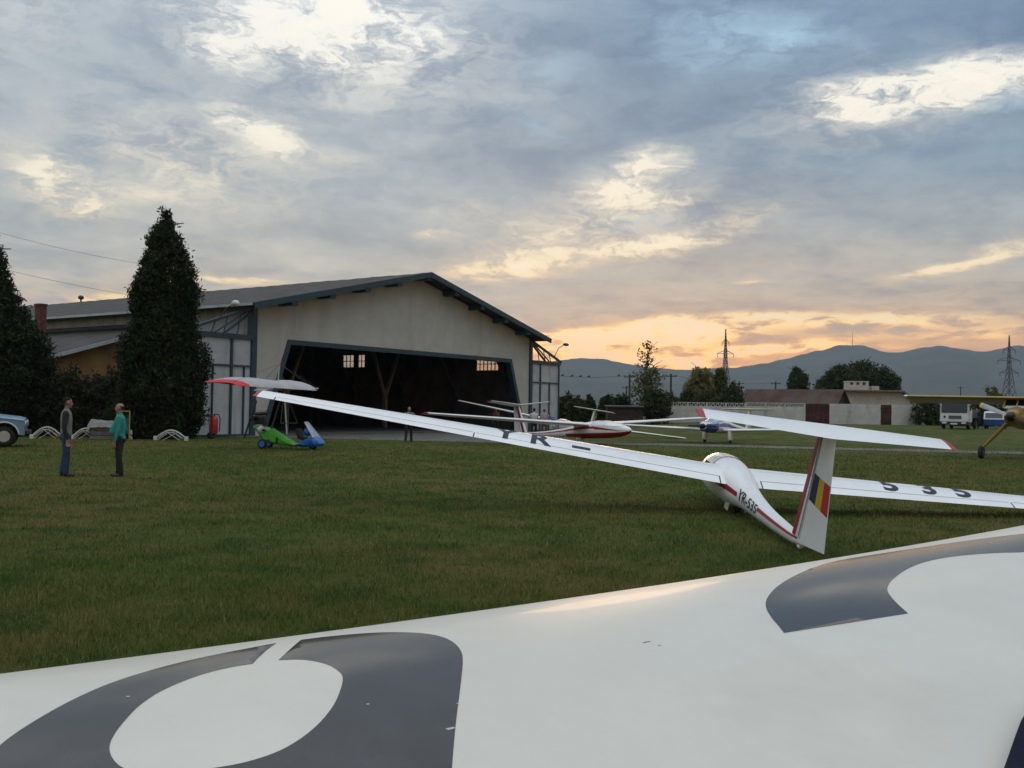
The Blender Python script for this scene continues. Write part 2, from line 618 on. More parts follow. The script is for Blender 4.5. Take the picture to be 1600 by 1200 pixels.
# grass blades on the near part of the field
def blades(n, ylo, yhi, h, wd, seed):
    g = np.random.default_rng(seed)
    y = np.sqrt(g.uniform(ylo ** 2, yhi ** 2, n))
    h_ = .5 * (yhi - ylo)
    k_ = np.clip(np.minimum((y - ylo) / h_, (yhi - y) / h_), 0, 1)
    y = y[g.random(n) < (np.where(y < ylo + h_, 1.0, k_) if ylo < 4.5 else k_)]
    n = len(y)
    x = g.uniform(-.66, .66, n) * y + g.uniform(-1, 1, n)
    cl = np.sin(x * 1.7 + np.sin(y * 1.3) * 2) * np.sin(y * 1.1 + np.sin(x * .9) * 2)      # tufts grow taller in places
    hh = h * g.uniform(.45, 1.15, n) * (1 + .35 * cl) * np.where(g.random(n) < .03, 1.9, 1)
    ww = wd * g.uniform(.6, 1.3, n)
    a = g.uniform(0, 2 * np.pi, n)
    ln = hh * g.uniform(.15, .9, n)
    b = g.uniform(0, 2 * np.pi, n)
    ux, uy = np.cos(a) * ww / 2, np.sin(a) * ww / 2
    lx, ly = np.cos(b) * ln, np.sin(b) * ln
    z0 = np.zeros(n) - .005
    P = np.stack([
        np.stack([x - ux, y - uy, z0], 1), np.stack([x + ux, y + uy, z0], 1),
        np.stack([x + lx * .4 + ux * .7, y + ly * .4 + uy * .7, hh * .62], 1), np.stack([x + lx * .4 - ux * .7, y + ly * .4 - uy * .7, hh * .62], 1),
        np.stack([x + lx, y + ly, hh * .95], 1)], 1)
    base = np.arange(n) * 5
    q = np.stack([base, base + 1, base + 2, base + 3], 1)
    t3 = np.stack([base + 3, base + 2, base + 4, base + 4], 1)
    return P.reshape(-1, 3), q, t3[:, :3]


PV, PT, off = [], [], 0
for args in ((190000, 3.8, 13, .055, .006, 1), (210000, 5, 24, .055, .009, 2), (170000, 10, 42, .055, .016, 3), (80000, 20, 56, .05, .03, 4)):
    p, q, t3 = blades(*args)
    tri = np.concatenate([q[:, [0, 1, 2]], q[:, [0, 2, 3]], t3])
    PV.append(p)
    PT.append(tri + off)
    off += len(p)


def blade_mat():
    m = bpy.data.materials.new("grass_blade")
    m.use_nodes = True
    t = m.node_tree
    t.nodes.clear()
    k = NT(t)
    bs = k.n('ShaderNodeBsdfPrincipled')
    out = k.n('ShaderNodeOutputMaterial')
    geo = k.n('ShaderNodeNewGeometry')
    pos = geo.outputs['Position']
    big = k.noise(pos, .16, 5, .6)
    mid = k.noise(pos, 1.1, 6, .65)
    rp = geo.outputs['Random Per Island']
    c = k.mix(k.rng(big, .40, .60), (.100, .140, .020), (.172, .155, .038))
    c = k.mix(k.m('MULTIPLY', k.rng(mid, .46, .64), .9), c, (.054, .102, .013))
    c = k.mix(k.m('MULTIPLY', k.rng(mid, .5, .28), .5), c, (.20, .155, .06))
    c = k.mix(k.m('MULTIPLY', k.rng(rp, .72, .98, smooth=False), .8), c, (.26, .21, .10))
    c = k.mix(k.m('MULTIPLY', k.rng(rp, .3, 0.0, smooth=False), .7), c, (.026, .044, .008))
    t.links.new(c, bs.inputs['Base Color'])
    bs.inputs['Roughness'].default_value = .75
    bs.inputs['Specular IOR Level'].default_value = .15
    tr = k.n('ShaderNodeBsdfTranslucent')
    t.links.new(c, tr.inputs[0])
    ms = k.n('ShaderNodeMixShader')
    ms.inputs[0].default_value = .25
    t.links.new(bs.outputs[0], ms.inputs[1])
    t.links.new(tr.outputs[0], ms.inputs[2])
    t.links.new(ms.outputs[0], out.inputs[0])
    return m


gr = mesh_np("grass", np.concatenate(PV), np.concatenate(PT), blade_mat())
tag(gr, "short rough grass with dry straw coloured blades", "grass", kind="stuff")

# ------------------------------------------------------------------ path and apron (sheets over the turf)
M_conc = mat("worn_concrete", (.115, .108, .095), .9, var=.25, vscale=1.2, bump=.3, bscale=30, world_co=True, dark=((.05, .05, .035), .7, (1, 1, 1), .7))


def sheet(name, outline_fn, xs, m, lift):
    bm = B()
    rows = []
    for x in xs:
        ylo, yhi = outline_fn(x)
        n = max(2, int((yhi - ylo) / 2) + 2)
        rows.append([bm.verts.new((x, ylo + (yhi - ylo) * i / 7, gz(x, ylo + (yhi - ylo) * i / 7) + lift)) for i in range(8)])
    for a, b in zip(rows, rows[1:]):
        for i in range(7):
            bm.faces.new((a[i], b[i], b[i + 1], a[i + 1]))
    return obj(name, bm, m, smooth=3.2)


def path_c(x):
    return 51.6 - .205 * x + .35 * math.sin(x * .21) * min(1, abs(x) / 8)


path = sheet("path", lambda x: (path_c(x) - 1.7 + .15 * math.sin(x * 1.9) - .8 * ss((8 - x) / 10), path_c(x) + 1.6 + .15 * math.sin(x * 2.3 + 1)),
             list(np.arange(-15.5, 60, .75)), M_conc, .012)
tag(path, "worn grey concrete path crossing the field in front of the hangar", "path", kind="structure")
HA = Vector((-14.0, 54.0, 0))
HU, HB = Vector((.5703, .8215, 0)), Vector((-.8215, .5703, 0))


def apron_y(x):
    yf = 54 + (x + 14) / .5703 * .8215       # the facade line
    return path_c(x) + 1.6, max(path_c(x) + 1.7, min(yf - .2, 80))


apron = sheet("apron", lambda x: apron_y(min(x, 1.2)) if x < 1.2 else (path_c(x) + 1.6, max(path_c(x) + 1.7, 75.8 - (x - 1.2) * 9)), list(np.arange(-13.6, 4.2, .6)), M_conc, .008)
tag(apron, "grey concrete apron in front of the open hangar doorway", "apron", kind="structure")

# ------------------------------------------------------------------ hills
HP = [(-40, .022), (-30, .024), (-20, .026), (-10, .026), (-3.72, 0.030), (-0.5, 0.036), (1.6, .044), (2.42, 0.0464), (3.67, 0.0467), (5.88, 0.0452), (6.8, 0.0422), (8.43, 0.0393), (9.52, 0.0375), (10.95, 0.0397), (12.37, 0.0424), (13.77, 0.0457), (15.5, 0.0477), (16.52, 0.0527), (17.37, 0.0582), (18.2, 0.0631), (19.2, 0.0643), (19.86, 0.0611), (20.51, 0.0556), (21.16, 0.0556), (21.8, 0.0579), (22.59, 0.0614), (23.37, 0.0631), (24.0, 0.0612), (24.76, 0.0587), (25.52, 0.0551), (26.12, 0.0567), (26.86, 0.0572), (27.3, 0.0559), (30, .050), (36, .045), (44, .03)]
azs = np.arange(-40, 44.01, .1)
tn = np.interp(azs, [p[0] for p in HP], [p[1] for p in HP])
tn = np.convolve(np.pad(tn, 3, mode='edge'), np.ones(7) / 7, 'valid')
rs = np.linspace(3600, 9400, 40)
hv = []
for a, tt in zip(azs, tn):
    for r_ in rs:
        f = r_ / 7000.0
        prof = ss((f - .51) / .49) if f <= 1 else 1 - .7 * ss((f - 1) / .34)
        nzv = mnoise.fractal(Vector((a * .16, r_ * .0011, 0)), 1.0, 2.0, 5)
        rid = math.exp(-((f - 1) / .05) ** 2)
        h = (CAM_H + tt * 7000) * prof * (1 + .22 * nzv * (1 - rid)) + rid * 5 * mnoise.noise(Vector((a * 9, 3, 0)))
        hv.append((math.sin(R(a)) * r_, math.cos(R(a)) * r_, max(h - 3, -3)))
na, nr = len(azs), len(rs)
I = np.arange(na * nr).reshape(na, nr)
Fq = np.stack([I[:-1, :-1].ravel(), I[1:, :-1].ravel(), I[1:, 1:].ravel(), I[:-1, 1:].ravel()], 1)
M_hill = mat("wooded_hill", (.030, .042, .026), .95, col2=(.065, .066, .036), vscale=.004, spec=.1, world_co=True)
hills = mesh_np("hills", np.array(hv), Fq, M_hill, smooth=True)
tag(hills, "blue grey wooded hills on the horizon", "hills", kind="structure")

# ------------------------------------------------------------------ haze
bm = B()
box(bm, (0, 4000, 278), (17000, 12000, 560))
hz = obj("haze", bm, [])
hm = bpy.data.materials.new("haze_air")
hm.use_nodes = True
hm.node_tree.nodes.clear()
hk = NT(hm.node_tree)
pv = hk.n('ShaderNodeVolumePrincipled')
pv.inputs['Color'].default_value = (.62, .74, .88, 1)
pv.inputs['Density'].default_value = 9.0e-5
pv.inputs['Anisotropy'].default_value = 0.0
ho = hk.n('ShaderNodeOutputMaterial')
hm.node_tree.links.new(pv.outputs[0], ho.inputs['Volume'])
hz.data.materials.append(hm)
tag(hz, "thin evening haze over the valley", "haze", kind="stuff")
# ------------------------------------------------------------------ hangar
M_plaster = mat("beige_plaster", (.44, .428, .375), .9, var=.06, vscale=.8, bump=.25, bscale=40, dark=((.27, .255, .21), .5, (1.3, 1.3, .16), .45))
M_teal = mat("teal_steel_paint", (.012, .043, .058), .5, var=.2, vscale=3)
M_sheet = mat("grey_sheet_metal", (.42, .45, .46), .5, metal=.15, var=.1, vscale=.8, dark=((.16, .15, .13), .9, (2, 2, .15), .6))
M_roof = mat("dark_roofing", (.048, .043, .037), .9, var=.3, vscale=.7, bump=.3, bscale=8)
M_inner = mat("shade_dark_interior", (.05, .048, .042), .9, var=.3, vscale=.8)  # shade of the unlit inside is put into this dark base colour
M_steel = mat("dull_steel", (.06, .065, .07), .6, metal=.3, var=.2)
M_white_p = mat("white_paint", (.62, .63, .62), .5, var=.06)
M_pane = glass("window_glass", (.9, .9, .88), .9)
M_lampglass = mat("lamp_glass", (.6, .62, .62), .25)

HW, HL, EAVE, APEX = 26.8, 46.0, 7.1, 10.2
HM = Matrix.Translation(HA) @ Matrix.Rotation(math.atan2(.8215, .5703), 4, 'Z')
hang = thing("hangar", "big beige gabled aircraft hangar with a wide open trapezoid doorway", "hangar", matrix=HM)


def roof_z(x):
    return EAVE + (APEX - EAVE) * (1 - abs(x - HW / 2) / (HW / 2))


bm = B()
prism(bm, [(0, 0), (.4, 0), (2.3, 5.4), (0, EAVE)], .30)
prism(bm, [(HW, 0), (HW, EAVE), (24.4, 5.4), (26.4, 0)], .30)
prism(bm, [(0, EAVE), (2.3, 5.4), (24.4, 5.4), (HW, EAVE)], .30)
prism(bm, [(0, EAVE), (HW, EAVE), (HW / 2, APEX)], .30)
bmesh.ops.remove_doubles(bm, verts=bm.verts, dist=.0005)
obj("front_wall", bm, M_plaster, hang)
# frame of the opening
bm = B()
prism(bm, [(.40, 0), (.72, 0), (2.52, 5.12), (2.3, 5.4)], .42, off=-.06)
prism(bm, [(26.08, 0), (26.40, 0), (24.4, 5.4), (24.18, 5.12)], .42, off=-.06)
prism(bm, [(2.3, 5.4), (2.52, 5.12), (24.18, 5.12), (24.4, 5.4)], .42, off=-.06)
obj("doorway_frame", bm, M_teal, hang)
# corner posts
for x in (-.16, HW + .16):
    bm = B()
    box(bm, (x, .1, 3.5), (.32, .45, 7.0))
    obj("corner_post", bm, M_teal, hang)
# side wall left: vertical corrugated sheet
bm = B()
n = int((HL - .32) / .16)
for i in range(n):
    y0, y1 = .33 + i * .16, .33 + (i + 1) * .16
    xo = (0.0, -.045)
    a = bm.verts.new((xo[i % 2], y0, 0)); b = bm.verts.new((xo[(i + 1) % 2], y1, 0))
    c = bm.verts.new((xo[(i + 1) % 2], y1, EAVE)); d = bm.verts.new((xo[i % 2], y0, EAVE))
    bm.faces.new((a, b, c, d))
bmesh.ops.remove_doubles(bm, verts=bm.verts, dist=.001)
o = obj("corrugated_wall", bm, M_sheet, hang)
bm = B()
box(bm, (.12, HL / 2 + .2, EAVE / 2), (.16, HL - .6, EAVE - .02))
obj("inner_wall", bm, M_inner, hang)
# right wall with two clerestory windows
WIN = [(2.75, 4.95, 4.65, 5.70), (16.9, 19.6, 5.05, 6.15)]
bm = B()
yy = [.31] + [q for wn in WIN for q in wn[:2]] + [HL]
for i in range(0, len(yy), 2):
    box(bm, (HW - .13, (yy[i] + yy[i + 1]) / 2, EAVE / 2), (.22, yy[i + 1] - yy[i], EAVE))
for y0, y1, z0, z1 in WIN:
    box(bm, (HW - .13, (y0 + y1) / 2, z0 / 2), (.22, y1 - y0, z0))
    box(bm, (HW - .13, (y0 + y1) / 2, (z1 + EAVE) / 2), (.22, y1 - y0, EAVE - z1))
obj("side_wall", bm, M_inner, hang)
for y0, y1, z0, z1 in WIN:
    bm = B()
    for k in range(7):
        y = y0 + (y1 - y0) * k / 6
        box(bm, (HW - .13, y, (z0 + z1) / 2), (.06, .06, z1 - z0))
    for k in range(3):
        z = z0 + (z1 - z0) * k / 2
        box(bm, (HW - .13, (y0 + y1) / 2, z), (.05, y1 - y0, .06))
    wf = obj("window", bm, M_steel, hang)
    bm = B()
    box(bm, (HW - .13, (y0 + y1) / 2, (z0 + z1) / 2), (.008, y1 - y0, z1 - z0))
    obj("pane", bm, M_pane, wf)
# back wall
bm = B()
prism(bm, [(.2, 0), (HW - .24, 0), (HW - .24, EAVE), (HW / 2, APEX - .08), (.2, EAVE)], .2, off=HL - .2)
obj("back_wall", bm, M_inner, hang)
bm = B()
box(bm, (HW / 2, HL / 2 + .2, .02), (HW - .8, HL - .6, .05))
obj("floor_slab", bm, M_conc, hang)
# roof: two slopes with overhang, slight sag and ribs
for s in (-1, 1):
    bm = B()
    ny_, nx_ = 66, 14
    rows_t, rows_b = [], []
    for j in range(ny_ + 1):
        y = -1.15 + (HL + 1.7) * j / ny_
        rt, rb = [], []
        for i in range(nx_ + 1):
            t = i / nx_
            x = HW / 2 + s * t * (HW / 2 + 1.15)
            z = APEX - (APEX - EAVE) * t * (HW / 2 + 1.15) / (HW / 2)
            wob = .03 * mnoise.noise(Vector((x * .4, y * .35, s * 5))) + (.025 if j % 2 else 0)
            rt.append(bm.verts.new((x, y, z + .26 + wob)))
            rb.append(bm.verts.new((x, y, z + .12)))
        rows_t.append(rt); rows_b.append(rb)
    for rows in (rows_t, rows_b):
        for a, b in zip(rows, rows[1:]):
            for i in range(nx_):
                bm.faces.new((a[i], a[i + 1], b[i + 1], b[i]))
    for k in (0, -1):
        for i in range(nx_):
            bm.faces.new((rows_t[k][i], rows_t[k][i + 1], rows_b[k][i + 1], rows_b[k][i]))
    for a, b, c, d in zip(rows_t, rows_t[1:], rows_b[1:], rows_b):
        bm.faces.new((a[-1], b[-1], c[-1], d[-1]))
    rf = obj("roof", bm, M_roof, hang)
    # fascia board along the rake, gutter along the eave
    bm = B()
    xe = HW / 2 + s * (HW / 2 + 1.2)
    ze = EAVE - (APEX - EAVE) * 1.2 / (HW / 2)
    sqbar(bm, (HW / 2, -1.22, APEX + .12), (xe, -1.22, ze + .12), .08, .34)
    obj("fascia_board", bm, M_teal, rf)
    bm = B()
    sqbar(bm, (xe + s * .06, -1.1, ze + .20), (xe + s * .06, HL + .4, ze + .20), .14, .14)
    obj("gutter", bm, M_sheet if s < 0 else M_steel, rf)
    for k in range(1, 5):
        t = k / 4.6
        x = HW / 2 + s * t * (HW / 2)
        z = APEX - (APEX - EAVE) * t
        bm = B()
        box(bm, (x, -.58, z - .10), (.46, 1.12, .34))
        obj("purlin", bm, M_teal, rf)
bm = B()
box(bm, (HW / 2, -.58, APEX - .10), (.5, 1.1, .26))
obj("purlin", bm, M_teal, hang)
# ridge ventilator
bm = B()
bar(bm, (HW / 2, 38.5, APEX + .2), (HW / 2, 38.5, APEX + .55), .07, 8)
sphere(bm, (HW / 2, 38.5, APEX + .65), (.26, .26, .2), 10)
obj("ventilator", bm, M_steel, hang)

# wings of stacked sliding door panels either side of the doorway
for s, x0 in ((-1, -.32), (1, HW + .32)):
    ln, zt = (3.9, 5.26)
    X = lambda q: x0 + s * q
    yp = -.05
    bm = B()
    box(bm, ((X(0) + X(ln)) / 2, yp + .05, zt / 2), (ln, .05, zt))
    pn = obj("door_panel", bm, M_sheet, hang)
    bm = B()
    box(bm, ((X(0) + X(ln)) / 2, yp, zt + .06), (ln + .3, .22, .26))
    for q, z0, z1, wd in ((.0, 0, zt, .10), (1.35 if s < 0 else 1.2, 0, zt, .13), (ln, 0, zt, .10), (.5 if s < 0 else 2.5, 0, 3.72, .08), (2.55 if s < 0 else 99, 0, 3.72, .08)):
        if q < 50:
            box(bm, (X(q), yp - .012, (z0 + z1) / 2), (wd, .10, z1 - z0))
    box(bm, ((X(0) + X(ln)) / 2, yp - .016, 3.76), (ln, .09, .09))
    box(bm, ((X(0) + X(ln)) / 2, yp - .02, .06), (ln, .09, .10))
    obj("panel_frame", bm, M_teal, pn)
    # bracket truss carrying the door rail
    bm = B()
    tip, top = (X(ln + .35), yp, zt + .2), (X(-.1), yp + .05, EAVE - .12)
    sqbar(bm, tip, top, .15, .15)
    sqbar(bm, (X(1.9), yp, zt + .18), (X(0), yp + .03, EAVE - .4), .12, .12)
    sqbar(bm, (X(2.5), yp, zt + .18), (X(.1), yp + .06, EAVE - .25), .08, .08)
    for q in (1.0, 1.9, 2.7):
        zz = zt + .2 + (EAVE - .32 - zt) * (1 - q / (ln + .35))
        sqbar(bm, (X(q), yp, zt + .15), (X(q - .25), yp + .02, zz), .05, .05)
    obj("rail_bracket", bm, M_teal, hang)
    bm = B()
    q = 2.4 if s < 0 else 3.0
    zz = zt + (.75 if s < 0 else .55)
    lp = [(X(q), yp - .1, zz), (X(q - .25), yp - .5, zz + .7), (X(q - .5), yp - .8, zz + .95)] if s < 0 else \
         [(X(q), yp - .1, zz), (X(q + .35), yp - .3, zz + .75), (X(q + .9), yp - .4, zz + 1.0)]
    tube(bm, lp, .03, 6)
    la = obj("lamp_arm", bm, M_steel, hang)
    bm = B()
    e = Vector(lp[-1])
    if s < 0:
        sphere(bm, e + Vector((0, -.1, 0)), (.20, .24, .17), 10)
    else:
        sphere(bm, e + Vector((.3, -.05, .08)), (.42, .15, .12), 10)
    obj("lamp_head", bm, M_lampglass if s < 0 else M_steel, la)

# roof trusses and columns inside
for k, y in enumerate((1.2, 6.5, 12.0, 17.5, 23.0, 28.5, 34.0, 39.5)):
    bm = B()
    for x in (.6, HW - .6):
        sqbar(bm, (x, y, 0), (x, y, EAVE - .1), .25, .3)
        sgn = 1 if x < HW / 2 else -1
        sqbar(bm, (x + .1 * sgn, y, 3.0), (x + 4.0 * sgn, y, roof_z(x + 4 * sgn) - .25), .16, .16)
    for s in (-1, 1):
        sqbar(bm, (HW / 2, y, APEX - .2), (HW / 2 + s * (HW / 2 - .6), y, EAVE - .12), .16, .26)
        for q in range(1, 6):
            xa = HW / 2 + s * q * 2.1
            xb = HW / 2 + s * (q - 1) * 2.1
            sqbar(bm, (xb, y, 6.3), (xa, y, roof_z(xa) - .3), .07, .07)
            sqbar(bm, (xa, y, 6.3), (xa, y, roof_z(xa) - .3), .07, .07)
    sqbar(bm, (1.0, y, 6.3), (HW - 1.0, y, 6.3), .14, .14)
    obj("roof_truss", bm, M_steel, hang)
# Y-shaped column of the inner row
for y, x in ((9.0, 20.5), (9.0, 10.5)):
    bm = B()
    sqbar(bm, (x, y, 0), (x, y, 3.0), .3, .3)
    sqbar(bm, (x, y, 2.4), (x - 1.6, y, 6.2), .22, .22)
    sqbar(bm, (x, y, 2.4), (x + 1.6, y, 6.2), .22, .22)
    obj("forked_column", bm, mat("grey_column_paint", (.17, .17, .16), .7), hang)

# ------------------------------------------------------------------ annexe leaning against the hangar's left wall
M_ochre = mat("ochre_plaster", (.30, .165, .055), .9, var=.15, vscale=1.0, dark=((.16, .10, .05), .6, (1, 1, .3), .6))
M_brick = mat("red_brick", (.13, .045, .028), .9, var=.4, vscale=6, bump=.4, bscale=14)
ann = thing("annexe_building", "low ochre annexe with a grey lean-to roof beside the hangar", "annexe", matrix=HM)
bm = B()
prism(bm, [(-.08, 0), (-8.6, 0), (-8.6, 3.35), (-.08, 5.95)], .25, off=9.2)
box(bm, (-8.47, 19, 1.67), (.25, 19.05, 3.34))
obj("wall", bm, M_ochre, ann)
bm = B()
prism(bm, [(-.06, 6.12), (-.06, 6.24), (-9.1, 3.52), (-9.1, 3.38)], 20.5, off=8.6)
rf = obj("roof", bm, M_roof, ann)
bm = B()
sqbar(bm, (-.06, 8.56, 6.10), (-9.1, 8.56, 3.38), .06, .22)
obj("rake_board", bm, M_sheet, rf)
bm = B()
sqbar(bm, (-.14, 8.9, 6.36), (-.14, 29, 6.36), .05, .22)
obj("flashing", bm, M_steel, rf)
bm = B()
box(bm, (-6.4, 10.2, 5.55), (.40, .5, 2.9))
box(bm, (-6.4, 10.2, 7.0), (.48, .58, .12))
obj("chimney", bm, M_brick, rf)
# ------------------------------------------------------------------ aircraft: shared building blocks
M_gel = mat("white_gelcoat", (.78, .785, .775), .28, var=.03, vscale=2.0, coat=.4, dark=((.55, .53, .48), 1.5, (1, 1, 1), .25))
M_red = mat("red_paint", (.30, .008, .018), .45, var=.1, spec=.3)
M_darkred = mat("dark_red_paint", (.25, .015, .03), .4, var=.1)
M_navy = mat("navy_marking", (.014, .020, .036), .5, spec=.2, var=.1)
M_black = mat("black_rubber", (.012, .012, .012), .8, var=.3)
M_gap = mat("dark_gap", (.03, .03, .03), .8)
M_blue = mat("blue_paint", (.02, .085, .30), .35, coat=.3, var=.1)
M_fblue = mat("flag_blue", (.010, .022, .062), .5)
M_fyel = mat("flag_yellow", (.55, .38, .02), .4)
M_fred = mat("flag_red", (.45, .02, .02), .4)
M_canopy = glass("canopy_perspex", (.75, .82, .85), .55)
M_alu = mat("bare_aluminium", (.45, .46, .47), .4, metal=.7, var=.1)


def foil(c, up, t=.15, m=.03, p=.4):
    yt = 5 * t * (.2969 * math.sqrt(max(c, 0)) - .126 * c - .3516 * c * c + .2843 * c ** 3 - .1036 * c ** 4)
    yc = m / p ** 2 * (2 * p * c - c * c) if c < p else m / (1 - p) ** 2 * ((1 - 2 * p) + 2 * p * c - c * c)
    return yc + (yt if up else -yt)


def wing_fn(semi, cr, ct, dih, inc, O, t=.15, sweep=0.0, m=.03):
    Mi = Matrix.Rotation(inc, 3, 'X')
    O = Vector(O)

    def S(s, c, up=True, off=0.0):
        a = abs(s) / semi
        ch = cr + (ct - cr) * a
        return O + Mi @ Vector((s, .4 * cr - c * ch + sweep * abs(s), dih * abs(s) + foil(c, up, t, m) * ch + off))
    return S


CS = [(1 - math.cos(math.pi * i / 14)) / 2 for i in range(15)]


def wing_bm(S, s0, s1, n=10, c0=0.0, c1=1.0, tip=True, bm=None):
    """closed aerofoil solid between two span stations and two chord fractions"""
    bm = bm or B()
    cs = [c0 + (c1 - c0) * q for q in CS]
    rings = []
    st = [s0 + (s1 - s0) * i / n for i in range(n + 1)]
    for s in st:
        rings.append([bm.verts.new(S(s, c, True)) for c in cs[::-1]] + [bm.verts.new(S(s, c, False)) for c in (cs[1:] if c0 == 0 else cs)])
    if tip:
        sg = 1 if s1 > s0 else -1
        for k, (ds, q) in enumerate(((.05, .75), (.08, .35))):
            ring = []
            for c in cs[::-1] + (cs[1:] if c0 == 0 else cs):
                pass
            mid = [(a_.co + b_.co) / 2 for a_, b_ in zip(rings[n], rings[n][::-1])]
            ring = [bm.verts.new(mm + (v_.co - mm) * q + (S(s1 + sg * ds, .4) - S(s1, .4))) for v_, mm in zip(rings[n], mid)]
            rings.append(ring)
    skin(bm, rings)
    return bm


def tip_bm(S, sg, semi):
    """rounded end cap closing a wing"""
    bm = B()
    rings = []
    for ds, q in ((.0, 1.0), (.03, .93), (.06, .70), (.075, .35)):
        up_ = [S(sg * (semi + .001), c, True) for c in CS[::-1]]
        lo_ = [S(sg * (semi + .001), c, False) for c in CS[1:]]
        ring = up_ + lo_
        mid = [(a_ + b_) / 2 for a_, b_ in zip(ring, ring[::-1])]
        d = S(sg * (semi + ds), .4) - S(sg * semi, .4)
        rings.append([bm.verts.new(m_ + (p_ - m_) * q + d) for p_, m_ in zip(ring, mid)])
    skin(bm, rings)
    return bm


def cdt_patch(outline, step):
    """fill a 2-D outline with small triangles"""
    P = [Vector(q) for q in outline]
    n = len(P)
    xs, ys = [q.x for q in P], [q.y for q in P]

    def inside(x, y):
        r_ = False
        for i in range(n):
            a, b = P[i], P[(i + 1) % n]
            if (a.y > y) != (b.y > y) and x < (b.x - a.x) * (y - a.y) / (b.y - a.y) + a.x:
                r_ = not r_
        return r_
    pts = list(P)
    sx, sy = step
    y = min(ys)
    while y < max(ys):
        x = min(xs)
        while x < max(xs):
            if inside(x, y):
                pts.append(Vector((x, y)))
            x += sx
        y += sy
    out = delaunay_2d_cdt(pts, [(i, (i + 1) % n) for i in range(n)], [], 1, 1e-6)
    return out[0], out[2]


def patch_bm(outline, step, fn, bm=None):
    bm = bm or B()
    vs_, fs = cdt_patch(outline, step)
    V_ = [bm.verts.new(fn(v_.x, v_.y)) for v_ in vs_]
    for f in fs:
        try:
            bm.faces.new([V_[i] for i in f])
        except ValueError:
            pass
    return bm


def text_bm(s, fn, width=1.0, cut=.05, bm=None, bold=.02):
    """lettering: flat text of cap height 1 mapped through fn(u, v)"""
    cu = bpy.data.curves.new("lettering_curve", 'FONT')
    cu.body = s
    cu.size = 1.4
    cu.offset = bold
    cu.resolution_u = 4
    to = bpy.data.objects.new("lettering_curve", cu)
    me = bpy.data.meshes.new_from_object(to)
    b2 = B()
    b2.from_mesh(me)
    bpy.data.objects.remove(to)
    bpy.data.curves.remove(cu)
    bpy.data.meshes.remove(me)
    bmesh.ops.triangulate(b2, faces=b2.faces)
    if b2.verts:
        x0, x1 = min(v_.co.x for v_ in b2.verts), max(v_.co.x for v_ in b2.verts)
        y0, y1 = min(v_.co.y for v_ in b2.verts), max(v_.co.y for v_ in b2.verts)
        for ax, lo, hi in (('y', y0, y1), ('x', x0, x1)):
            k = lo + cut
            while k < hi:
                g = b2.verts[:] + b2.edges[:] + b2.faces[:]
                bmesh.ops.bisect_plane(b2, geom=g, plane_co=(k, 0, 0) if ax == 'x' else (0, k, 0), plane_no=(1, 0, 0) if ax == 'x' else (0, 1, 0))
                k += cut
        for v_ in b2.verts:
            v_.co = fn((v_.co.x - (x0 + x1) / 2) * width, v_.co.y)
    if bm is not None:
        tmp = bpy.data.meshes.new("tmp")
        b2.to_mesh(tmp)
        b2.free()
        bm.from_mesh(tmp)
        bpy.data.meshes.remove(tmp)
        return bm
    return b2


class Fus:
    """fuselage from (y, zc, rx, r_top, r_bottom) sections"""

    def __init__(self, secs):
        self.s = sorted(secs)
        self.ys = [q[0] for q in self.s]

    def sec(self, y):
        s = self.s
        i = 0
        while i < len(s) - 2 and y > s[i + 1][0]:
            i += 1
        a, b = s[i], s[i + 1]
        t = (y - a[0]) / (b[0] - a[0])
        p0 = s[max(i - 1, 0)]
        p3 = s[min(i + 2, len(s) - 1)]
        out = []
        for k in range(1, 5):
            h = b[0] - a[0]
            m0 = (b[k] - p0[k]) / max(b[0] - p0[0], 1e-6) * h
            m1 = (p3[k] - a[k]) / max(p3[0] - a[0], 1e-6) * h
            v_ = (2 * t ** 3 - 3 * t * t + 1) * a[k] + (t ** 3 - 2 * t * t + t) * m0 + (-2 * t ** 3 + 3 * t * t) * b[k] + (t ** 3 - t * t) * m1
            out.append(v_)
        return out

    def pt(self, y, th, off=0.0):
        zc, rx, rt, rb = self.sec(y)
        c, s = math.cos(th), math.sin(th)
        rz = rt if s > 0 else rb
        e = .92
        return Vector(((rx + off) * math.copysign(abs(c) ** e, c), y, zc + (rz + off) * math.copysign(abs(s) ** e, s)))

    def bm(self, n=28, ny_=60, mi=None):
        bm = B()
        y0, y1 = self.ys[0], self.ys[-1]
        rings = []
        for j in range(ny_ + 1):
            t = j / ny_
            # finer rings towards the nose
            y = y0 + (y1 - y0) * (1 - (1 - t) ** 1.3)
            rings.append([bm.verts.new(self.pt(y, 2 * math.pi * (i + .5) / n)) for i in range(n)])
        skin(bm, rings)
        if mi:
            for f in bm.faces:
                c = f.calc_center_median()
                f.material_index = mi(c.x, c.y, c.z)
        return bm

    def strip(self, y0, y1, th0, th1, n=24, k=4, off=.004, bm=None):
        """a painted band: th0, th1 are functions of y"""
        bm = bm or B()
        rows = []
        for i in range(n + 1):
            y = y0 + (y1 - y0) * i / n
            rows.append([bm.verts.new(self.pt(y, th0(y) + (th1(y) - th0(y)) * j / k, off)) for j in range(k + 1)])
        skin(bm, rows, closed=False)
        return bm


SEC2 = [(-5.12, -.17, .03, .045, .05), (-5.02, -.17, .05, .06, .06), (-4.5, -.19, .08, .085, .09), (-3.0, -.20, .115, .13, .13), (-1.7, -.165, .17, .19, .19),
        (-.9, -.14, .25, .27, .26), (-.3, -.125, .325, .345, .33), (.4, -.115, .355, .39, .365), (1.0, -.115, .36, .40, .37), (1.6, -.125, .345, .375, .355),
        (2.2, -.145, .285, .29, .295), (2.6, -.16, .20, .185, .21), (2.82, -.165, .11, .10, .12), (2.92, -.17, .03, .03, .03)]


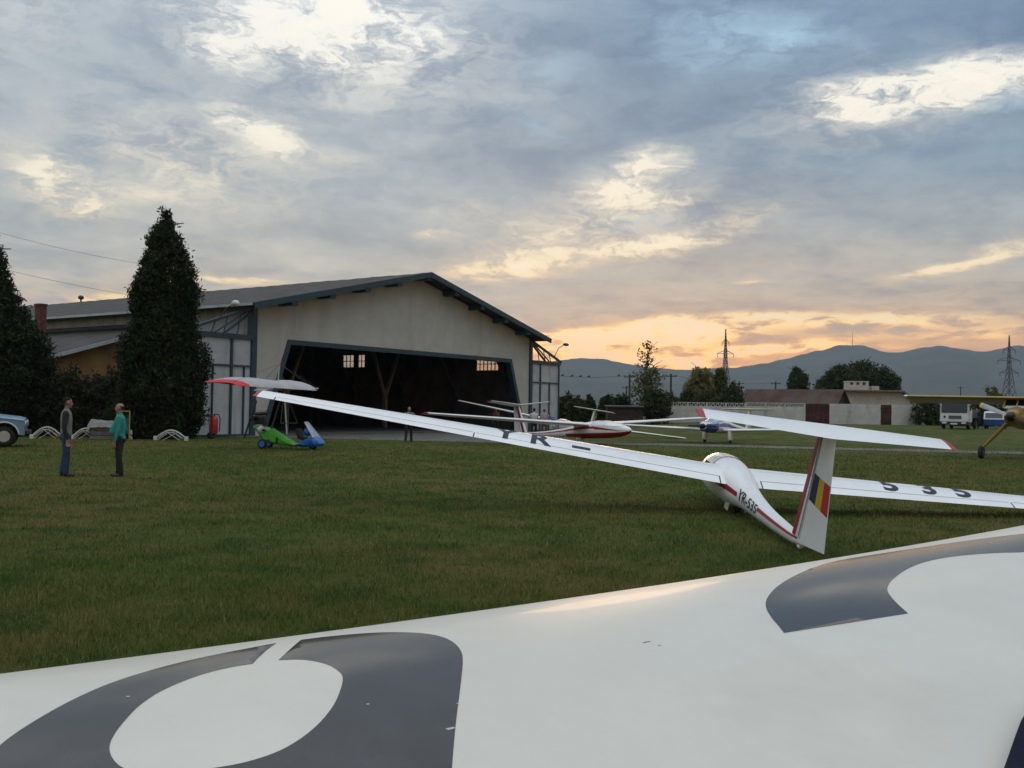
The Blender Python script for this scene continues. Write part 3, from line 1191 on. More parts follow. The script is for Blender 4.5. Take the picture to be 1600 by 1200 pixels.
def glider(name, label, M, cat="glider", group=None, semi=8.5, cr=1.29, ct=.53, dih=.041, inc=.10, wing_z=0.0, stripe=M_red, belly=None, tips=M_red,
           t_half=1.45, t_dih=0.0, t_pitch=.10, hinge=((-5.05, -.21), (-5.45, 1.25)), fin_c=(.46, .22), rud_c=(.60, .25), rud_ang=0.0, flag=True,
           wheel=True, low=False, detail=True, secs=SEC2, sweep=0.0):
    g = thing(name, label, cat, group=group, matrix=M)
    fu = Fus(secs)
    mi = None
    mats = [M_gel]
    if belly is not None:
        mats = [M_gel, belly]
        mi = lambda x, y, z: 1 if z < fu.sec(y)[0] - .45 * fu.sec(y)[3] and y > -1.4 else 0
    body = obj("fuselage", fu.bm(mi=mi), mats, g, smooth=1.2)
    # canopy: two seats of perspex let into the top of the pod
    bm = fu.strip(.62, 2.50, lambda y: R(24) + R(14) * ss((y - 2.0) / .5), lambda y: R(156) - R(14) * ss((y - 2.0) / .5), n=22, k=16, off=.012)
    cn = obj("canopy", bm, M_canopy if not low else M_canopy, g, smooth=1.2)
    bm = fu.strip(.60, .66, lambda y: R(20), lambda y: R(160), n=1, k=16, off=.018)
    fu.strip(1.42, 1.47, lambda y: R(22), lambda y: R(158), n=1, k=16, off=.018, bm=bm)
    for a in (22, 155):
        fu.strip(.62, 2.35, lambda y, a=a: R(a) + (R(12) if a < 90 else -R(12)) * ss((y - 1.9) / .5), lambda y, a=a: R(a + 3) + (R(12) if a < 90 else -R(12)) * ss((y - 1.9) / .5), n=16, k=1, off=.018, bm=bm)
    obj("canopy_frame", bm, M_gel, cn)
    S = wing_fn(semi, cr, ct, dih, inc, (0, 0, wing_z), sweep=sweep)
    for sg in (-1, 1):
        wg = obj("wing", wing_bm(S, sg * .20, sg * semi, 14, tip=False), M_gel, g, smooth=1.0)
        # painted tip
        obj("wing_tip", tip_bm(S, sg, semi), tips, wg, smooth=1.0)
        if detail:
            # aileron and flap hinge lines, airbrake slot: dark gaps lying on the skin
            bm = B()

            def gap_line(s0, s1, c0, c1, wd=.008, n=12):
                rows = []
                for i in range(n + 1):
                    s = s0 + (s1 - s0) * i / n
                    c = c0 + (c1 - c0) * i / n
                    rows.append([bm.verts.new(S(s, c - wd / 2, True, .003)), bm.verts.new(S(s, c + wd / 2, True, .003))])
                skin(bm, rows, closed=False)
            gap_line(sg * .34, sg * 4.55, .79, .79)
            gap_line(sg * 4.62, sg * (semi - .35), .78, .78, .010)
            gap_line(sg * .4, sg * semi * .97, .40, .40, .003)
            for s in (.34, 4.58, semi - .33):
                rows = [[bm.verts.new(S(sg * s, .79 + .21 * k / 3, True, .003)), bm.verts.new(S(sg * (s + .02), .79 + .21 * k / 3, True, .003))] for k in range(4)]
                skin(bm, rows, closed=False)
            obj("hinge_gap", bm, M_gap, wg)
    # fin and rudder
    (yb, zb), (yt, zt) = hinge

    def slab(y0f, y1f, z0, z1, th0, th1, n=8, rot=0.0):
        bm = B()
        rings = []
        for i in range(n + 1):
            t = i / n
            z = z0 + (z1 - z0) * t
            a, b = y0f(t), y1f(t)       # leading, trailing
            hy = yb + (yt - yb) * t
            ring = []
            prof = [(0, 0), (.06, .55), (.2, .9), (.5, 1), (1.0, 1.0)] if rot == 0.0 and a > hy + .01 else [(0, 1.0), (.3, .8), (.65, .42), (1.0, .06)]
            th = (th0 + (th1 - th0) * t) / 2
            pts = [(q, w_ * th) for q, w_ in prof] + [(q, -w_ * th) for q, w_ in prof[::-1] if not (q == 0 and w_ == 0)]
            for q, x in pts:
                y = a + (b - a) * q
                dx, dy_ = x, y - hy
                ring.append(bm.verts.new((dx * math.cos(rot) - dy_ * math.sin(rot), hy + dx * math.sin(rot) + dy_ * math.cos(rot), z)))
            rings.append(ring)
        skin(bm, rings)
        return bm
    fin = obj("fin", slab(lambda t: yb + (yt - yb) * t + fin_c[0] + (fin_c[1] - fin_c[0]) * t, lambda t: yb + (yt - yb) * t + .004, zb + .08, zt, .13, .10), M_gel, g, smooth=.9)
    rud = obj("rudder", slab(lambda t: yb + (yt - yb) * t - .012, lambda t: yb + (yt - yb) * t - rud_c[0] - (rud_c[1] - rud_c[0]) * t, zb + .02, zt - .06, .115, .085, rot=rud_ang), M_gel, g, smooth=.9)

    def rud_pt(t, q, side, off):
        hy = yb + (yt - yb) * t
        z = zb + .02 + (zt - .06 - zb - .02) * t
        ch = rud_c[0] + (rud_c[1] - rud_c[0]) * t
        th = (.115 + (.085 - .115) * t) / 2 * np.interp(q, [0, .3, .65, 1], [1, .8, .42, .06])
        dx, dy_ = side * (th + off), -.012 - (ch - .012) * q
        return Vector((dx * math.cos(rud_ang) - dy_ * math.sin(rud_ang), hy + dx * math.sin(rud_ang) + dy_ * math.cos(rud_ang), z))

    if stripe is not None:
        # stripe up the leading edge of the fin
        for side in (-1, 1):
            bm = B()
            rows = []
            for i in range(9):
                t = i / 8
                hy = yb + (yt - yb) * t
                z = zb + .08 + (zt - zb - .08) * t
                c = fin_c[0] + (fin_c[1] - fin_c[0]) * t
                th = (.13 + (.10 - .13) * t) / 2
                rows.append([bm.verts.new((side * (th * .93 + .004), hy + c * .75, z)), bm.verts.new((side * (th + .004), hy + c * (.38 - .22 * t), z))])
            skin(bm, rows, closed=False)
            obj("fin_stripe", bm, stripe, fin)
        bm = fu.strip(-4.95, -2.72, lambda y: R(172), lambda y: R(150), n=20, k=3)
        fu.strip(-1.42, .9, lambda y: R(182), lambda y: R(166), n=20, k=3, bm=bm)
        fu.strip(-4.95, .9, lambda y: R(8), lambda y: R(26), n=30, k=3, bm=bm)
        fu.strip(.9, 2.8, lambda y: R(182 + 3 * (y - .9)), lambda y: R(166 + 10 * (y - .9)), n=20, k=3, bm=bm)
        fu.strip(.9, 2.8, lambda y: R(4 - 6 * (y - .9)), lambda y: R(20 - 14 * (y - .9)), n=20, k=3, bm=bm)
        obj("side_stripe", bm, stripe, body, smooth=3.2)
    if flag:
        fl = [(0.0, .36, M_fblue), (.36, .66, M_fyel), (.66, .985, M_fred)]
        for side in (-1, 1):
            for q0, q1, m_ in fl:
                bm = B()
                rows = []
                for i in range(5):
                    q = q0 + (q1 - q0) * i / 4
                    tb, tt = .42 - .11 * q, .66 - .08 * q
                    rows.append([bm.verts.new(rud_pt(tb + (tt - tb) * j / 4, q, side, .004)) for j in range(5)])
                skin(bm, rows, closed=False)
                obj("flag_band", bm, m_, rud)
    # tailplane
    T = wing_fn(t_half, .72, .46, t_dih, t_pitch, (0, yt + .12, zt), t=.10, m=0.0)
    tp = B()
    wing_bm(T, 0, -t_half, 6, bm=tp, tip=False)
    wing_bm(T, 0, t_half, 6, bm=tp, tip=False)
    tpo = obj("tailplane", tp, M_gel, g, smooth=1.0)
    for sg in (-1, 1):
        obj("tailplane_tip", tip_bm(T, sg, t_half), tips, tpo, smooth=1.0)
    for side in (-1, 1):
        bm = B()
        rows = []
        for i in range(9):
            t = i / 8
            th = (.13 + (.10 - .13) * t) / 2 + .003
            hy, z = yb + (yt - yb) * t, zb + .1 + (zt - .07 - zb - .1) * t
            rows.append([bm.verts.new((side * th, hy + .022, z)), bm.verts.new((side * th, hy + .003, z))])
        skin(bm, rows, closed=False)
        obj("hinge_gap", bm, M_gap, fin)
    if wheel:
        bm = B()
        wheel_bm(bm, (0, -.62, -.36), .175, .13)
        w_ = obj("wheel", bm, M_black, g, smooth=3.2)
        bm = B()
        disc(bm, (0, -.62, -.36), .08, .12)
        obj("hub", bm, M_alu, w_)
        for x in (-.16, .12):
            bm = B()
            box(bm, (x, -.5, -.40), (.02, .30, .22), Matrix.Rotation(.1 if x < 0 else -.1, 3, 'Y'))
            obj("wheel_door", bm, M_gel, g)
    bm = B()
    wheel_bm(bm, (0, yb + .12, zb - .005), .075, .06)
    obj("tail_wheel", bm, M_gel if wheel else M_black, g, smooth=3.2)
    return g, S, fu, body


def pose(x, y, z, yaw=0, roll=0, pitch=0, sc=1.0):
    return Matrix.Translation((x, y, z)) @ Matrix.Rotation(yaw, 4, 'Z') @ Matrix.Rotation(roll, 4, 'Y') @ Matrix.Rotation(pitch, 4, 'X') @ Matrix.Scale(sc, 4)


# the white T-tailed glider in the middle of the field, leaning on its right wing tip
main, S, fu, body = glider("glider", "white T-tailed glider leaning on its right wing tip with a tricolour flag on its rudder",
                           pose(3.91, 17.34, .585, -.045, .113, .058), rud_ang=R(10), group="parked gliders", t_pitch=.17, semi=8.5, cr=1.28, ct=.51, sweep=-.02)
wings = [o for o in main.children if o.name.startswith("wing")]


def wing_text(s, u0, hgt=.56, wd=.42):
    # feet at 62 % of the chord, tops towards the leading edge
    def fn(u, v):
        ss_ = u0 + u
        ch = 1.28 + (.51 - 1.28) * abs(ss_) / 8.5
        return S(ss_, (.80 if u0 < 0 else .70) - v * hgt / ch, True, .004)
    return text_bm(s, fn, width=wd, cut=.06, bold=.045)


for ch, u0, k in (("Y", -4.05, 0), ("R", -3.42, 0), ("-", -2.72, 0), ("5", 2.62, 1), ("3", 3.28, 1), ("5", 3.86, 1)):
    obj("registration_letter", wing_text(ch, u0, wd=.42 if ch != "-" else .75), M_navy, wings[k])
ft = lambda u, v: fu.pt(-2.08 - u, R(192) - v * .17 / .19, .005)
obj("registration_letter", text_bm("YR-535", lambda u, v: ft(u * 1.0, v), width=.29, cut=.06), M_navy, body)

# the red and white glider in front of the hangar's right corner
M2 = pose(3.85, 50.3, .78, math.pi + math.asin(.58), .0, .05, 1.12)
red_g = glider("glider", "white glider with a red belly and stripe standing behind the long white wing", M2, belly=M_red, flag=False, group="parked gliders", t_dih=.10, semi=8.6, wing_z=.10, dih=.052, detail=False, t_half=1.75, cr=1.2, inc=.04)[0]
# fin of the red glider carries a broad red band
# the glider behind it, right wing tip in the grass
glider("glider", "plain white glider beyond the red-bellied one, its left wing tip down in the grass", pose(3.6, 63.3, .74, R(158.3), -.139, .055, 1.0), flag=False, group="parked gliders", semi=7.6, stripe=None, detail=False, tips=M_gel, t_half=1.4)

# motor glider with blue nose seen from the front
SEC3 = [(-5.45, -.05, .03, .05, .07), (-5.2, -.05, .06, .09, .085), (-4.0, -.05, .12, .15, .15), (-2.2, -.02, .22, .27, .26), (-.9, .02, .40, .42, .36),
        (-.2, .05, .47, .56, .40), (.6, .05, .48, .58, .40), (1.1, .04, .45, .42, .38), (1.7, .02, .40, .30, .33), (2.2, .0, .32, .24, .27), (2.45, 0, .16, .15, .15), (2.5, 0, .05, .05, .05)]
MG = pose(11.35, 54.2, .86 + gz(11.35, 54.2), math.pi - math.asin(.52), .0, .03, 1.0)
mg, S3, fu3, b3 = glider("motor_glider", "white low-winged motor glider with a blue nose and white wheel trousers", MG, cat="motor glider", flag=False, semi=5.7, stripe=None, wheel=False, low=True,
                         wing_z=-.22, dih=.035, inc=.04, detail=False, tips=M_gel, secs=SEC3, t_half=1.5, hinge=((-4.95, -.1), (-5.3, 1.15)))
bm = fu3.strip(1.25, 2.49, lambda y: R(-180), lambda y: R(180), n=14, k=28, off=.008)
cw = obj("cowling", bm, M_blue, mg, smooth=1.2)
bm = B()
sphere(bm, (0, 2.55, 0), (.14, .22, .14), 12)
obj("spinner", bm, M_navy, cw, smooth=1.2)
bm = B()
for s in (-1, 1):
    q = [(0, -.03), (s * .3, -.06), (s * .78, -.035), (s * .82, 0), (s * .78, .03), (s * .3, .055), (0, .03)]
    prism(bm, q if s > 0 else q[::-1], .03, off=2.55)
obj("propeller", bm, M_gap, cw)
bm = fu3.strip(-3.6, 1.2, lambda y: R(-4), lambda y: R(14), n=20, k=3, off=.006)
fu3.strip(-3.6, 1.2, lambda y: R(166), lambda y: R(184), n=20, k=3, off=.006, bm=bm)
obj("side_stripe", bm, M_blue, b3, smooth=3.2)
for s in (-1, 1):
    bm = B()
    rings = []
    for z, a, b in ((-.20, .15, .26), (-.45, .13, .27), (-.62, .115, .28), (-.70, .10, .25)):
        rings.append([bm.verts.new((s * .72 + a * math.cos(2 * math.pi * k / 14), .25 + b * math.sin(2 * math.pi * k / 14), z)) for k in range(14)])
    skin(bm, rings)
    lg = obj("wheel_fairing", bm, M_gel, mg, smooth=1.0)
    bm = B()
    wheel_bm(bm, (s * .72, .25, -.70), .16, .12)
    obj("wheel", bm, M_black, lg, smooth=3.2)

# ------------------------------------------------------------------ the wing in front of the camera
FW_ANG, FW_O, FW_CH, FW_INC, FW_SAG = .6251, Vector((-.6, 1.5629, 1.27)), 1.15, .06, -.0075
fu_, fb_ = Vector((math.cos(FW_ANG), math.sin(FW_ANG), 0)), Vector((math.sin(FW_ANG), -math.cos(FW_ANG), 0))


def FS(s, c, up=True, off=0.0):
    z = foil(c, up, .15, .035) * FW_CH - c * FW_CH * FW_INC - FW_SAG * s * s
    return FW_O + fu_ * s + fb_ * (c * FW_CH) + Vector((0, 0, z + off))


M_fgel = mat("aged_white_gelcoat", (.66, .63, .55), .36, var=.035, vscale=2.2, coat=.10, bump=.03, bscale=120, dark=((.50, .47, .40), 1.4, (1, 1, 1), .4))
M_fmark = mat("slate_marking_film", (.028, .026, .025), .12, var=.15, vscale=2.0, dark=((.10, .10, .11), 5, (1, 1, 1), .25), spec=.42)
fw = thing("glider_wing", "white wing with big slate lettering filling the foreground, the nearest thing to the viewer", "wing", FW_O)
FWI = Matrix.Translation(-FW_O)
bm = B()
rings = []
cs2 = [(1 - math.cos(math.pi * i / 40)) / 2 for i in range(41)]
for i in range(61):
    s = -4.5 + 9.0 * i / 60
    rings.append([bm.verts.new(FWI @ FS(s, c, True)) for c in cs2[::-1]] + [bm.verts.new(FWI @ FS(s, c, False)) for c in cs2[1:]])
skin(bm, rings)
fsk = obj("wing_skin", bm, M_fgel, fw, smooth=1.0)
MARK_A = [(0.1216, 0.6614), (0.1613, 0.6097), (0.2196, 0.5368), (0.2851, 0.458), (0.3391, 0.3909), (0.3586, 0.3588), (0.3704, 0.3232), (0.3702, 0.289), (0.3524, 0.2573), (0.3158, 0.2272), (0.2721, 0.2087), (0.2243, 0.199), (0.1935, 0.1986), (0.1124, 0.2942), (0.1327, 0.2998), (0.1524, 0.316), (0.1625, 0.3409), (0.1628, 0.369), (0.155, 0.391), (0.1276, 0.4288), (0.1041, 0.4559), (0.0723, 0.4847), (0.0367, 0.5084), (0.0033, 0.5233), (-0.0316, 0.5298), (-0.0623, 0.5297), (-0.1091, 0.5234), (-0.1394, 0.5099), (-0.1493, 0.5015), (-0.1546, 0.4873), (-0.1547, 0.4653), (-0.146, 0.4408), (-0.1207, 0.4041), (-0.0869, 0.3633), (-0.0412, 0.3281), (0.0079, 0.3039), (0.0461, 0.2933), (0.0767, 0.2934), (0.1556, 0.1978), (0.0942, 0.2118), (0.0183, 0.2319), (-0.055, 0.2627), (-0.1107, 0.2937), (-0.1599, 0.3309), (-0.1976, 0.364), (-0.2287, 0.3933), (-0.2475, 0.4143), (-0.2798, 0.4558), (-0.2877, 0.493), (-0.2673, 0.5316), (-0.1197, 0.605)]
MARK_B = [(2.52, 0.30), (2.2302, 0.245), (2.12, 0.222), (1.95, 0.203), (1.8, 0.193), (1.65, 0.186), (1.4929, 0.1835), (1.2869, 0.2463), (1.1323, 0.305), (1.0263, 0.3572), (0.9728, 0.3948), (0.937, 0.4317), (0.915, .46), (0.8939, 0.4856), (1.2111, 0.5049), (1.2453, 0.4643), (1.2938, 0.4201), (1.3427, 0.3932), (1.4281, 0.3609), (1.5729, 0.3198), (1.6936, 0.3094), (1.8037, 0.3216), (1.892, 0.3468), (1.9398, 0.3649), (2.2208, 0.4328), (2.50, .50)]


def smooth_poly(P, it=1, keep=()):
    """round off a traced outline (Chaikin), leaving the listed corners sharp"""
    for _ in range(it):
        Q = []
        n = len(P)
        for i, p in enumerate(P):
            if p in keep:
                Q.append(p)
            else:
                a, b = P[i - 1], P[(i + 1) % n]
                Q.append(tuple(.75 * p[k] + .25 * a[k] for k in (0, 1)))
                Q.append(tuple(.75 * p[k] + .25 * b[k] for k in (0, 1)))
        P = Q
    return P


KA = {(0.1935, 0.1986), (0.1124, 0.2942), (0.0767, 0.2934), (0.1556, 0.1978)}
KB = {(0.8939, 0.4856), (1.2111, 0.5049)}
for P, K in ((MARK_A, KA), (MARK_B, KB)):
    P = smooth_poly(P, 2, K)
    obj("registration_letter", patch_bm(P, (.02, .012), lambda s, c: FWI @ FS(s, c, True, .0004)), M_fmark, fsk, smooth=3.2)
# chipped spots
M_insect = mat("insect_stain", (.30, .21, .19), .7)
M_chip = mat("chipped_paint", (.45, .46, .47), .6)
for s, c, a, b in ((1.99, .268, .016, .003), (.146, .464, .003, .002), (.206, .545, .008, .003), (.25, .50, .002, .002), (-.10, .345, .003, .002)):
    bm = B()
    n = 9
    P = [(s + a * math.cos(2 * math.pi * k / n) * rnd.uniform(.5, 1.1), c + b * math.sin(2 * math.pi * k / n) * rnd.uniform(.5, 1.1)) for k in range(n)]
    bm.faces.new([bm.verts.new(FWI @ FS(x, y, True, .0007)) for x, y in P])
    obj("paint_chip", bm, M_chip, fsk)
for s, c, a, b in ((.641, .435, .010, .002), (.65, .452, .003, .0015)):
    bm = B()
    n = 9
    P = [(s + a * math.cos(2 * math.pi * k / n) * rnd.uniform(.5, 1.1), c + b * math.sin(2 * math.pi * k / n) * rnd.uniform(.5, 1.1)) for k in range(n)]
    bm.faces.new([bm.verts.new(FWI @ FS(x, y, True, .0004)) for x, y in P])
    obj("insect_stain", bm, M_insect, fsk)
# ------------------------------------------------------------------ ultralight trike
M_green = mat("lime_green_paint", (.075, .42, .03), .4, coat=.2, var=.1)
M_tblue = mat("trike_blue_paint", (.015, .13, .42), .4, coat=.2, var=.1)
M_sail = mat("grey_sailcloth", (.36, .36, .36), .8, var=.08, vscale=2)
M_sailred = mat("red_sailcloth", (.55, .015, .03), .7, var=.08)
M_engine = mat("dark_engine_metal", (.03, .028, .026), .5, metal=.4, var=.4, vscale=12)
pT = at(451, 700, 38.6)
tk = thing("ultralight_trike", "lime green and blue ultralight trike with a grey sail wing ending in a red tip", "ultralight", (pT.x, pT.y, 0), (0, 0, R(-14)))
K = .0249


def tp(px, py):
    return ((px - 451) * K, (700 - py) * K)


def side_pod(outline, half, name, m, taper=.7):
    bm = B()
    P = [tp(*q) for q in outline]
    cx = sum(q[0] for q in P) / len(P)
    cz = sum(q[1] for q in P) / len(P)
    rings = []
    for y, k in ((-half, taper), (-half * .75, .95), (0, 1.03), (half * .75, .95), (half, taper)):
        rings.append([bm.verts.new((cx + (x - cx) * k, y, cz + (z - cz) * k)) for x, z in P])
    skin(bm, rings)
    bmesh.ops.triangulate(bm, faces=[f for f in bm.faces if len(f.verts) > 4])
    return obj(name, bm, m, tk, smooth=.7)


pod = side_pod([(393, 664.5), (405, 665.5), (418, 667), (434, 676), (449, 684), (467, 694), (458, 695.5), (432, 693), (411, 686.5), (402, 675)], .38, "pod", M_green)
nose = side_pod([(464, 693.5), (480, 685), (490, 681), (498, 679.5), (505, 684.5), (508, 690), (504, 695), (476, 695.8)], .36, "nose_fairing", M_tblue, .6)
bm = B()
for x, y in ((433, 682), (445, 689)):
    pass
q = tp(438.5, 687)
box(bm, (q[0], -.392, q[1]), (.07, .02, .26), Matrix.Rotation(.1, 3, 'Y'))
obj("door_strap", bm, M_black, pod)
bm = B()
a, b = tp(480, 657.5), tp(498, 681)
rows = [[bm.verts.new((a[0] + (b[0] - a[0]) * t, y * (.16 + .16 * t), a[1] + (b[1] - a[1]) * t)) for y in (-1, -.5, 0, .5, 1)] for t in (0, .33, .66, 1)]
skin(bm, rows, closed=False)
ws = obj("windscreen", bm, M_canopy, nose, smooth=3.2)
bm = B()
for y in (-1, 1):
    bar(bm, (a[0], y * .16, a[1]), (b[0], y * .32, b[1]), .022, 6)
bar(bm, (a[0], -.16, a[1]), (a[0], .16, a[1]), .02, 6)
obj("windscreen_rim", bm, M_alu, ws)
for px, y, r_ in ((404, .62, .20), (419, -.62, .20), (492, 0, .17)):
    x, z = tp(px, 699)
    bm = B()
    wheel_bm(bm, (x, y, r_), r_, .13, (0, 1, 0))
    wh = obj("wheel", bm, M_black, tk, smooth=3.2)
    bm = B()
    disc(bm, (x, y, r_), r_ * .62, .12, (0, 1, 0))
    obj("hub", bm, M_tblue, wh)
    if y:
        bm = B()
        sqbar(bm, (x, y, r_), (x + .2, y * .4, r_ + .22), .06, .05)
        obj("axle_leg", bm, M_steel, tk)
# mast, front strut, keel, control frame
mx, mz = tp(442, 628)
top = Vector((tp(441, 608)[0], 0, 2.36))
bm = B()
bar(bm, (tp(420, 672)[0], 0, tp(420, 672)[1]), top, .035, 8)
obj("mast", bm, M_steel, tk)
bm = B()
bar(bm, (tp(450, 677)[0], -.12, tp(450, 677)[1]), top, .03, 8)
obj("front_strut", bm, M_alu, tk)
bm = B()
bx, bz = tp(452, 664)
for y in (-1, 1):
    bar(bm, top, (tp(437, 660)[0] + .35, y * .7, 1.0), .018, 6)
bar(bm, (tp(437, 660)[0] + .35, -.7, 1.0), (tp(437, 660)[0] + .35, .7, 1.0), .018, 6)
obj("control_frame", bm, M_steel, tk)
bm = B()
ex, ez = tp(401, 656)
box(bm, (ex, 0, ez), (.42, .34, .34), bev=.04)
bar(bm, (ex - .1, .18, ez + .1), (ex - .1, .42, ez + .1), .09, 8)
bar(bm, (ex - .1, -.42, ez + .1), (ex - .1, -.18, ez + .1), .09, 8)
bar(bm, (ex - .25, .1, ez + .25), (ex + .25, .1, ez + .28), .08, 8)
bar(bm, (ex - .4, 0, ez + .05), (ex - .2, 0, ez + .05), .06, 8)
eng = obj("engine", bm, M_engine, tk, smooth=.7)
bm = B()
px_ = ex - .42
for s in (-1, 1):
    d = Vector((0, s * .45, s * .72))
    n_ = Vector((1, 0, 0))
    sqbar(bm, (px_, 0, ez + .05), Vector((px_, 0, ez + .05)) + d, .025, .10, up=(0, -.8, .5))
obj("propeller", bm, M_gap, eng)
# sail: swept delta seen nearly edge-on, keel running fore and aft
nose_x, tail_x, ztop = tp(497, 0)[0], tp(412, 0)[0], 2.30
bm = B()
nS = 12
upr, lwr = [], []
for i in range(-nS, nS + 1):
    t = abs(i) / nS
    y = 3.3 * i / nS
    xl = nose_x - 1.50 * t - .1 * t * t
    xt = tail_x - .35 * t - .75 * t * t if t < .96 else xl - .25
    xt = min(xt, xl - .25)
    z = ztop - .02 + .10 * t
    ru, rl = [], []
    for c in (0, .06, .2, .4, .7, 1.0):
        zz = foil(c, True, .09, .05) * (xl - xt)
        zl = foil(c, False, .09, .05) * (xl - xt)
        ws_ = c * (.10 + .30 * math.sin(math.pi * min(1, t * 1.05)))
        ru.append(bm.verts.new((xl + (xt - xl) * c, y, z + zz + ws_)))
        rl.append(bm.verts.new((xl + (xt - xl) * c, y, z + zl * .5 + ws_)))
    upr.append(ru)
    lwr.append(rl)
for a, b, c_, d in zip(upr, upr[1:], lwr, lwr[1:]):
    for k in range(5):
        red = 1 if abs(a[0].co.y + b[0].co.y) / 2 > 2.7 else 0
        bm.faces.new((a[k], b[k], b[k + 1], a[k + 1])).material_index = red
        bm.faces.new((c_[k], d[k], d[k + 1], c_[k + 1])).material_index = red
for rr, ll in ((upr[0], lwr[0]), (upr[-1], lwr[-1])):
    for k in range(5):
        bm.faces.new((rr[k], rr[k + 1], ll[k + 1], ll[k])).material_index = 1
sail = obj("sail", bm, [M_sail, M_sailred], tk, smooth=1.0)
bm = B()
bar(bm, (nose_x + .05, 0, ztop + .06), (tail_x - .55, 0, ztop - .04), .03, 8)
obj("keel_tube", bm, M_alu, sail)
bm = B()
kp = Vector((tp(433, 0)[0], 0, 3.3))
bar(bm, (kp.x - .1, 0, ztop), kp, .028, 8)
kpo = obj("king_post", bm, M_alu, sail)
bm = B()
for e in ((nose_x - 1.8, 3.2, ztop + .2), (nose_x - 1.8, -3.2, ztop + .2), (nose_x, 0, ztop + .1), (tail_x - .5, 0, ztop)):
    bar(bm, kp, e, .006, 4)
obj("rigging_wire", bm, M_steel, kpo)
for (px, py), m_, nm, lb, y, r_ in (((413, 670), M_white_p, "helmet", "white flying helmet hung on the side of the green trike pod", -.45, .14), ((483, 673), M_tblue, "helmet", "blue flying helmet on the front seat behind the trike's windscreen", 0, .16)):
    x, z = tp(px, py)
    p = tk.matrix_basis @ Vector((x, y, z))
    p = Matrix.Translation((pT.x, pT.y, 0)) @ Matrix.Rotation(R(-14), 4, 'Z') @ Vector((x, y, z))
    h = thing(nm, lb, "helmet", p, group="helmets on the trike")
    bm = B()
    sphere(bm, (0, 0, 0), (r_ * 1.05, r_ * .9, r_), 14)
    hs = obj("shell", bm, m_, h, smooth=3.2)
    bm = B()
    sphere(bm, (r_ * .45, -.02, -.02), (r_ * .66, r_ * .74, r_ * .45), 10)
    obj("visor", bm, M_black, h, smooth=3.2)
# seat that carries the blue helmet
bm = B()
x, z = tp(478, 684)
box(bm, (x, 0, z + .02), (.36, .4, .12), Matrix.Rotation(.2, 3, 'Y'), bev=.03)
box(bm, (x - .22, 0, z + .2), (.12, .4, .42), Matrix.Rotation(-.35, 3, 'Y'), bev=.03)
obj("seat", bm, M_black, tk)

# ------------------------------------------------------------------ yellow tow plane at the right edge
M_yel = mat("chrome_yellow_paint", (.24, .145, .018), .4, coat=.2, var=.12, vscale=2)
M_bglass = glass("blue_tinted_glass", (.10, .22, .42), .8)
K2 = 38.0 / 1550
pw = at(1579, 650, 38.0)
TP = Matrix.Translation((pw.x, pw.y, 0)) @ Matrix.Rotation(R(180 - 38), 4, 'Z')
tow = thing("tow_plane", "yellow high-winged tow plane with a big grey propeller at the right edge", "aeroplane", matrix=TP)
zc = pw.z          # propeller axis height
FT = Fus([(-6.2, .05, .05, .12, .12), (-5.0, -.02, .13, .2, .2), (-3.2, .0, .25, .32, .34), (-2.2, .05, .45, .5, .5), (-1.2, .06, .58, .62, .62), (-.3, .0, .46, .42, .46), (.5, -.04, .36, .33, .37), (.95, -.05, .30, .27, .30), (1.15, -.05, .22, .20, .22)])
bm = FT.bm(n=26, ny_=50)
bmesh.ops.translate(bm, verts=bm.verts, vec=(0, -1.2, zc + .02))
fz = obj("fuselage", bm, M_yel, tow, smooth=1.2)
bm = B()
bar(bm, (0, -.06, zc - .06), (0, .02, zc - .04), .17, 18)
obj("cowl_opening", bm, M_black, fz)
bm = B()
sphere(bm, (0, .10, zc), (.15, .24, .15), 12)
hub = obj("propeller_hub", bm, M_engine, tow, smooth=1.2)
M_blade = mat("grey_propeller_blade", (.33, .34, .35), .45, var=.1)
for a in (158, -22):
    d = Vector((-math.cos(R(a)), 0, math.sin(R(a))))
    t_ = Vector((0, 1, 0)).cross(d)
    bm = B()
    rings = []
    for q, w_, tw in ((.12, .07, 1.0), (.35, .10, .9), (.7, .115, .65), (1.0, .11, .5), (1.14, .075, .45)):
        u = t_ * math.cos(tw) + Vector((0, 1, 0)) * math.sin(tw)
        n_ = d.cross(u)
        rings.append([bm.verts.new(Vector((0, .1, zc)) + d * q + u * (w_ * i) + n_ * j) for i, j in ((-1, 0), (-.4, .022), (.4, .018), (1, 0), (.4, -.012), (-.4, -.012))])
    skin(bm, rings)
    bl = obj("propeller_blade", bm, M_blade, hub, smooth=1.0)
    bm = B()
    rings = []
    for q, w_, tw in ((1.05, .109, .48), (1.142, .079, .45)):
        u = t_ * math.cos(tw) + Vector((0, 1, 0)) * math.sin(tw)
        n_ = d.cross(u)
        rings.append([bm.verts.new(Vector((0, .1, zc)) + d * q + u * (w_ * i) + n_ * j) for i, j in ((-1.05, 0), (-.4, .026), (.4, .022), (1.05, 0), (.4, -.016), (-.4, -.016))])
    skin(bm, rings)
    obj("blade_tip", bm, mat("yellow_tip_paint", (.6, .5, .03), .5), bl)
